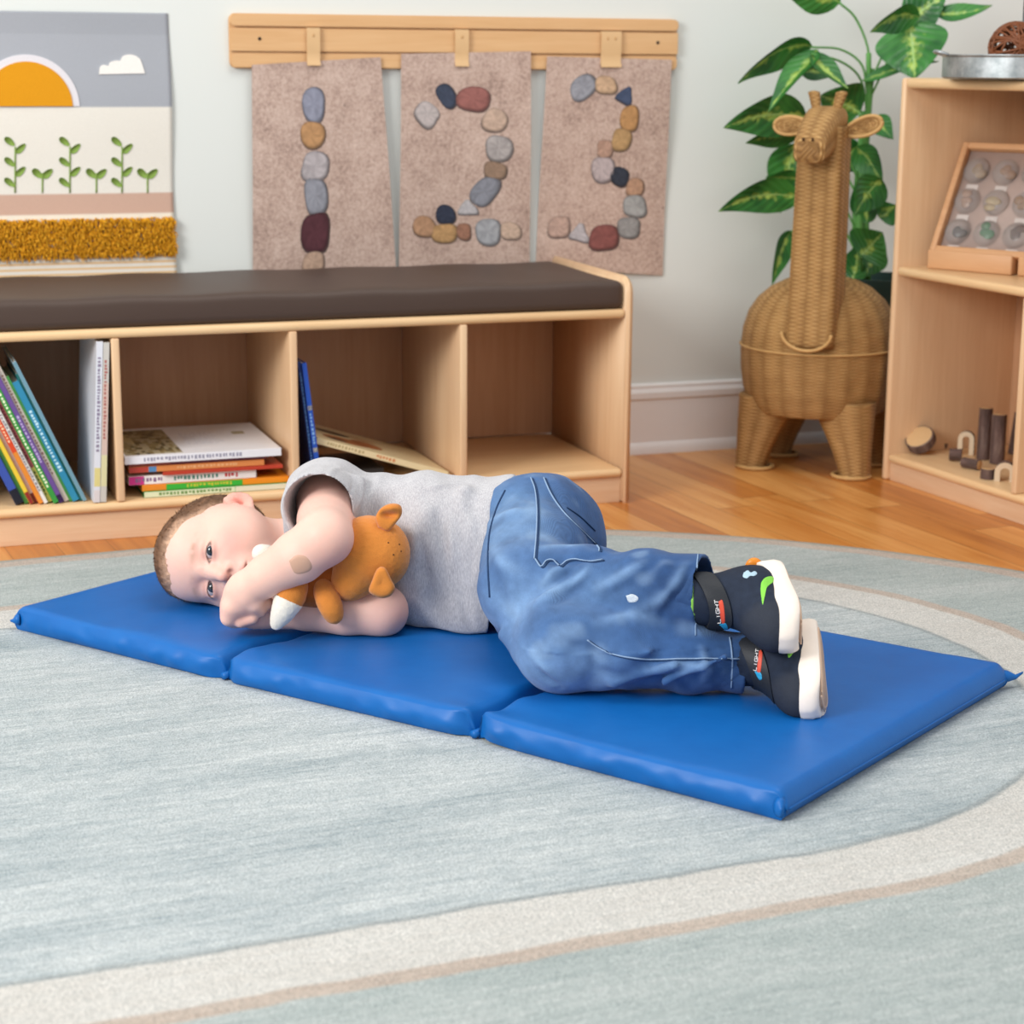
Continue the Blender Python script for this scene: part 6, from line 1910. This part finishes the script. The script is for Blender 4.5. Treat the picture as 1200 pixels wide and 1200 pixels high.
def shoe_marks():
    white, red, blue = plain('e6e2e0', .5), plain('e0543c', .5), plain('2f9cc8', .5)
    for tree, o, tab in ((TSL, STL, [(837, 702), (847, 703), (850, 730), (841, 731)]), (TSR, STR, [(886, 759), (894, 761), (891, 788), (883, 786)])):
        def q(a, b): 
            t0 = np.array(tab, float); return tuple((t0[0]*(1-a)+t0[1]*a)*(1-b)+(t0[3]*(1-a)+t0[2]*a)*b)
        for nm, pl, mt in (('strap_tab', [q(.45, .06), q(1, .04), q(1, .98), q(.5, 1)], red), ('strap_tab_end', [q(.1, 1.02), q(1, 1.0), q(1.3, 1.25), q(.9, 1.32)], blue)):
            m = patch(tree, pl, .0004)
            if m: obj(nm, m, mt, o)
        m = MB()
        for k, seg in letters('LIGHT'):
            for (x0, y0), (x1, y1) in seg:
                # letters stand sideways: read along the strap from bottom to top
                a0, a1 = .02+(4-y0)/4*.42, .02+(4-y1)/4*.42
                b0, b1 = .97-(k+x0/2.6)*.195, .97-(k+x1/2.6)*.195
                p, nn = on_surface(tree, [q(a0, b0), q(a1, b1)], .0006, 5)
                if len(p) == 5: strip(m, p, nn, .00055, .0003)
        if m.v: obj('strap_lettering', m, white, o)
    for tree, o, pl in ((TLS, LS, [(908, 674), (897, 676), (891, 686), (893, 710), (896, 700), (899, 688), (907, 681)]), (TRS, RS, [(929, 757), (923, 766), (925, 771), (932, 761)]), (TLS, LS, [(852, 666), (858, 664), (863, 664), (858, 668)])):
        m = patch(tree, pl, .0005)
        if m: obj('green_trim', m, plain('86d24c', .6, .25, .3, .3, 900), o)
    m = patch(TLS, [(871, 671), (876, 668), (880, 671), (885, 669), (888, 672), (884, 675), (879, 675), (875, 678), (870, 676)], .0005)
    if m: obj('side_emblem', m, plain('a9c4d4', .5), LS)
    # orange heel light
    m = MB(); G_, A_, s_ = shoe_frame(*SHOE_L); v, f = ell_geo(G_(-.001, .012, .030), (.0065, .013, .011), A_[0], A_[1], A_[2], 16, 9); m.add(v, f); obj('heel_light', m, plain('e58a2e', .3), LS)
if 'ell_geo' not in globals():
    def ell_geo(c, r, ax, ay, az, n=12, k=7):
        V = []; F_ = []
        for j in range(k+1):
            ph = -math.pi/2+math.pi*j/k
            for i in range(n):
                a = 2*math.pi*i/n
                V.append(np.array(c)+np.array(ax)*r[0]*math.cos(ph)*math.cos(a)+np.array(ay)*r[1]*math.cos(ph)*math.sin(a)+np.array(az)*r[2]*math.sin(ph))
        for j in range(k):
            for i in range(n): F_.append((j*n+i, j*n+(i+1) % n, (j+1)*n+(i+1) % n, (j+1)*n+i))
        return V, F_
shoe_marks()
# ------------------------------------------------------------------ plush toy
def build_toy():
    org = P(430, 690, 2.50); org[2] = .108
    th = thing('plush_toy', 'small orange plush animal with white-tipped paws held in the child\'s arms', 'plush toy', org)
    plush = NT('plush'); nz = plush.noise(plush.coord(), 700, 3, .7); n2 = plush.noise(plush.coord(), 30, 3)
    plush.bump(nz, .5, .002)
    a = plush.n('ShaderNodeAttribute', attribute_name='Col')
    f_ = plush.m('MULTIPLY_ADD', plush.m('ADD', plush.m('MULTIPLY', nz, .6), plush.m('MULTIPLY', n2, .4)), .5, .75)
    cc = plush.n('ShaderNodeCombineColor', ins={0: f_, 1: f_, 2: f_})
    mp = plush.out(plush.mix(1.0, a.outputs[0], cc.outputs[0], 'MULTIPLY'), .95, **{'Specular IOR Level': .1, 'Sheen Weight': .25})
    OR = S('d4843a'); DK = S('b0622a'); WH = S('eee6d8')
    def piece(name, build, lo, hi, col, parent=th, step=.0020, hook=None, fuzz=.0008):
        f = Field(gax((lo[0], hi[0], step)), gax((lo[1], hi[1], step)), gax((lo[2], hi[2], step)))
        build(f); V, Q = f.mesh(1); N_ = vnormals(V, Q)
        V = V+N_*((vnoise(V*330, 3)-.5)*fuzz)[:, None]
        C = np.tile(np.array(col), (len(V), 1))
        if hook: C = hook(V, C)
        return np_obj(name, V, Q, mp, parent, col=C, origin=None), V, Q
    c0 = P(432, 648, 2.502)
    def b_head(f):
        f.ell(c0, (.0475, .045, .050), None, 0)
        f.ell(P(410, 683, 2.497), (.026, .028, .024), None, .018)
        f.ell(P(455, 650, 2.500), (.026, .034, .036), None, .02)
    hd, Vh, Qh = piece('head', b_head, c0-.085, c0+.085, OR)
    trh = bvh(Vh, Qh)
    def b_body(f):
        f.cone(P(405, 672, 2.520), P(352, 688, 2.520), .030, .026, 0)
        f.ell(P(378, 690, 2.512), (.038, .028, .026), None, .015)
    piece('body', b_body, P(380, 685, 2.515)-.1, P(380, 685, 2.515)+.1, DK)
    def ear_piece(outline, Y, thick, bend, name='ear'):
        pl = bez([(u, v, 0) for u, v in outline+[outline[0]]], 33)[:-1, :2]; c = pl.mean(0); n = len(pl)
        m = MB(); R_ = 7
        for side in (1, -1):
            for r in range(R_+1):
                k = r/R_
                for u, v in pl:
                    uu, vv = c+np.array([u-c[0], v-c[1]])*max(k, .03)
                    p = P(uu, vv, Y+bend(uu, vv)); d = -nrm(ray(uu, vv))
                    m.v.append(tuple(p+d*side*thick*math.sqrt(max(0, 1-k**3))*(1 if side < 0 else .55+.45*k)))
        N_ = (R_+1)*n
        for s in (0, 1):
            for r in range(R_):
                for j in range(n):
                    q = (s*N_+r*n+j, s*N_+r*n+(j+1) % n, s*N_+(r+1)*n+(j+1) % n, s*N_+(r+1)*n+j); m.f.append(q if s == 0 else q[::-1])
            m.f.append(tuple(s*N_+j for j in range(n))[::-1 if s == 0 else 1])
        m.m = [0]*len(m.f)
        o = obj(name, m, mp, th, col=[OR]*len(m.v))
        bm = bmesh.new(); bm.from_mesh(o.data); bmesh.ops.remove_doubles(bm, verts=bm.verts, dist=.0001); bmesh.ops.recalc_face_normals(bm, faces=bm.faces); bm.to_mesh(o.data); bm.free()
        return o
    ear_piece([(443, 618), (440, 606), (447, 595), (458, 590), (469, 592), (471, 602), (464, 613), (454, 623)], 2.478, .0065, lambda u, v: -.006*math.exp(-((u-458)/8)**2-((v-597)/6)**2)+.010*math.exp(-((u-456)/10)**2-((v-603)/4)**2))
    ear_piece([(446, 664), (452, 666), (459, 680), (463, 689), (458, 698), (448, 701), (438, 698), (432, 692), (436, 680), (441, 668)], 2.444, .0085, lambda u, v: 0)
    def limb(pa, pm, pb, ra, rm, rb, white_from, name='limb'):
        pts = [np.array(pa), np.array(pm), np.array(pb)]
        cp = bez(pts, 12); rs = np.interp(np.linspace(0, 1, 12), [0, .35, .75, 1], [ra, rm, (rm+rb)/2*1.05, rb])
        lo = np.min(cp, 0)-.03; hi = np.max(cp, 0)+.03
        ax = nrm(pts[2]-pts[0]); Lt = np.linalg.norm(pts[2]-pts[0])
        def bl(f): f.chain(list(cp), list(rs), 0, kk=.004)
        if white_from is None: return piece(name, bl, lo, hi, OR, step=.0017)
        def b1(f): bl(f); f.plane(pts[0]+ax*Lt*white_from, ax)
        def b2(f): 
            f.chain(list(cp), list(rs+.0008), 0, kk=.004); f.plane(pts[0]+ax*Lt*(white_from-.03), -ax)
        o, _, _ = piece(name, b1, lo, hi, OR, step=.0017)
        o2, _, _ = piece('paw', b2, lo, hi, WH, o, step=.0017); o2['label'] = 'white paw tip'
        return o
    limb(P(346, 684, 2.485), P(338, 704, 2.470), P(324, 731, 2.470), .0165, .0190, .0075, .42)
    limb(P(379, 689, 2.490), P(386, 707, 2.472), P(392, 722, 2.470), .0130, .0150, .0105, None)
    limb(P(330, 662, 2.545), P(318, 655, 2.548), P(305, 648, 2.545), .013, .015, .0100, .05)
    # stitched brow and eye dots on the far side of the face
    m = MB(); dk = plain('4a2c16', .7)
    for u, v in ((468, 638), (470, 646), (461, 650), (455, 636)):
        h = trh.ray_cast(Vector(CO), Vector(nrm(ray(u, v))))
        if h[0] is not None:
            v_, f_2 = ell_geo(np.array(h[0]), (.0011, .0011, .0011), (1, 0, 0), (0, 1, 0), (0, 0, 1), 8, 5)
            mm = MB(); mm.add(v_, f_2); obj('stitch_knot', mm, dk, hd)
    for o in list(th.children): o.location = -Vector(org)
build_toy()
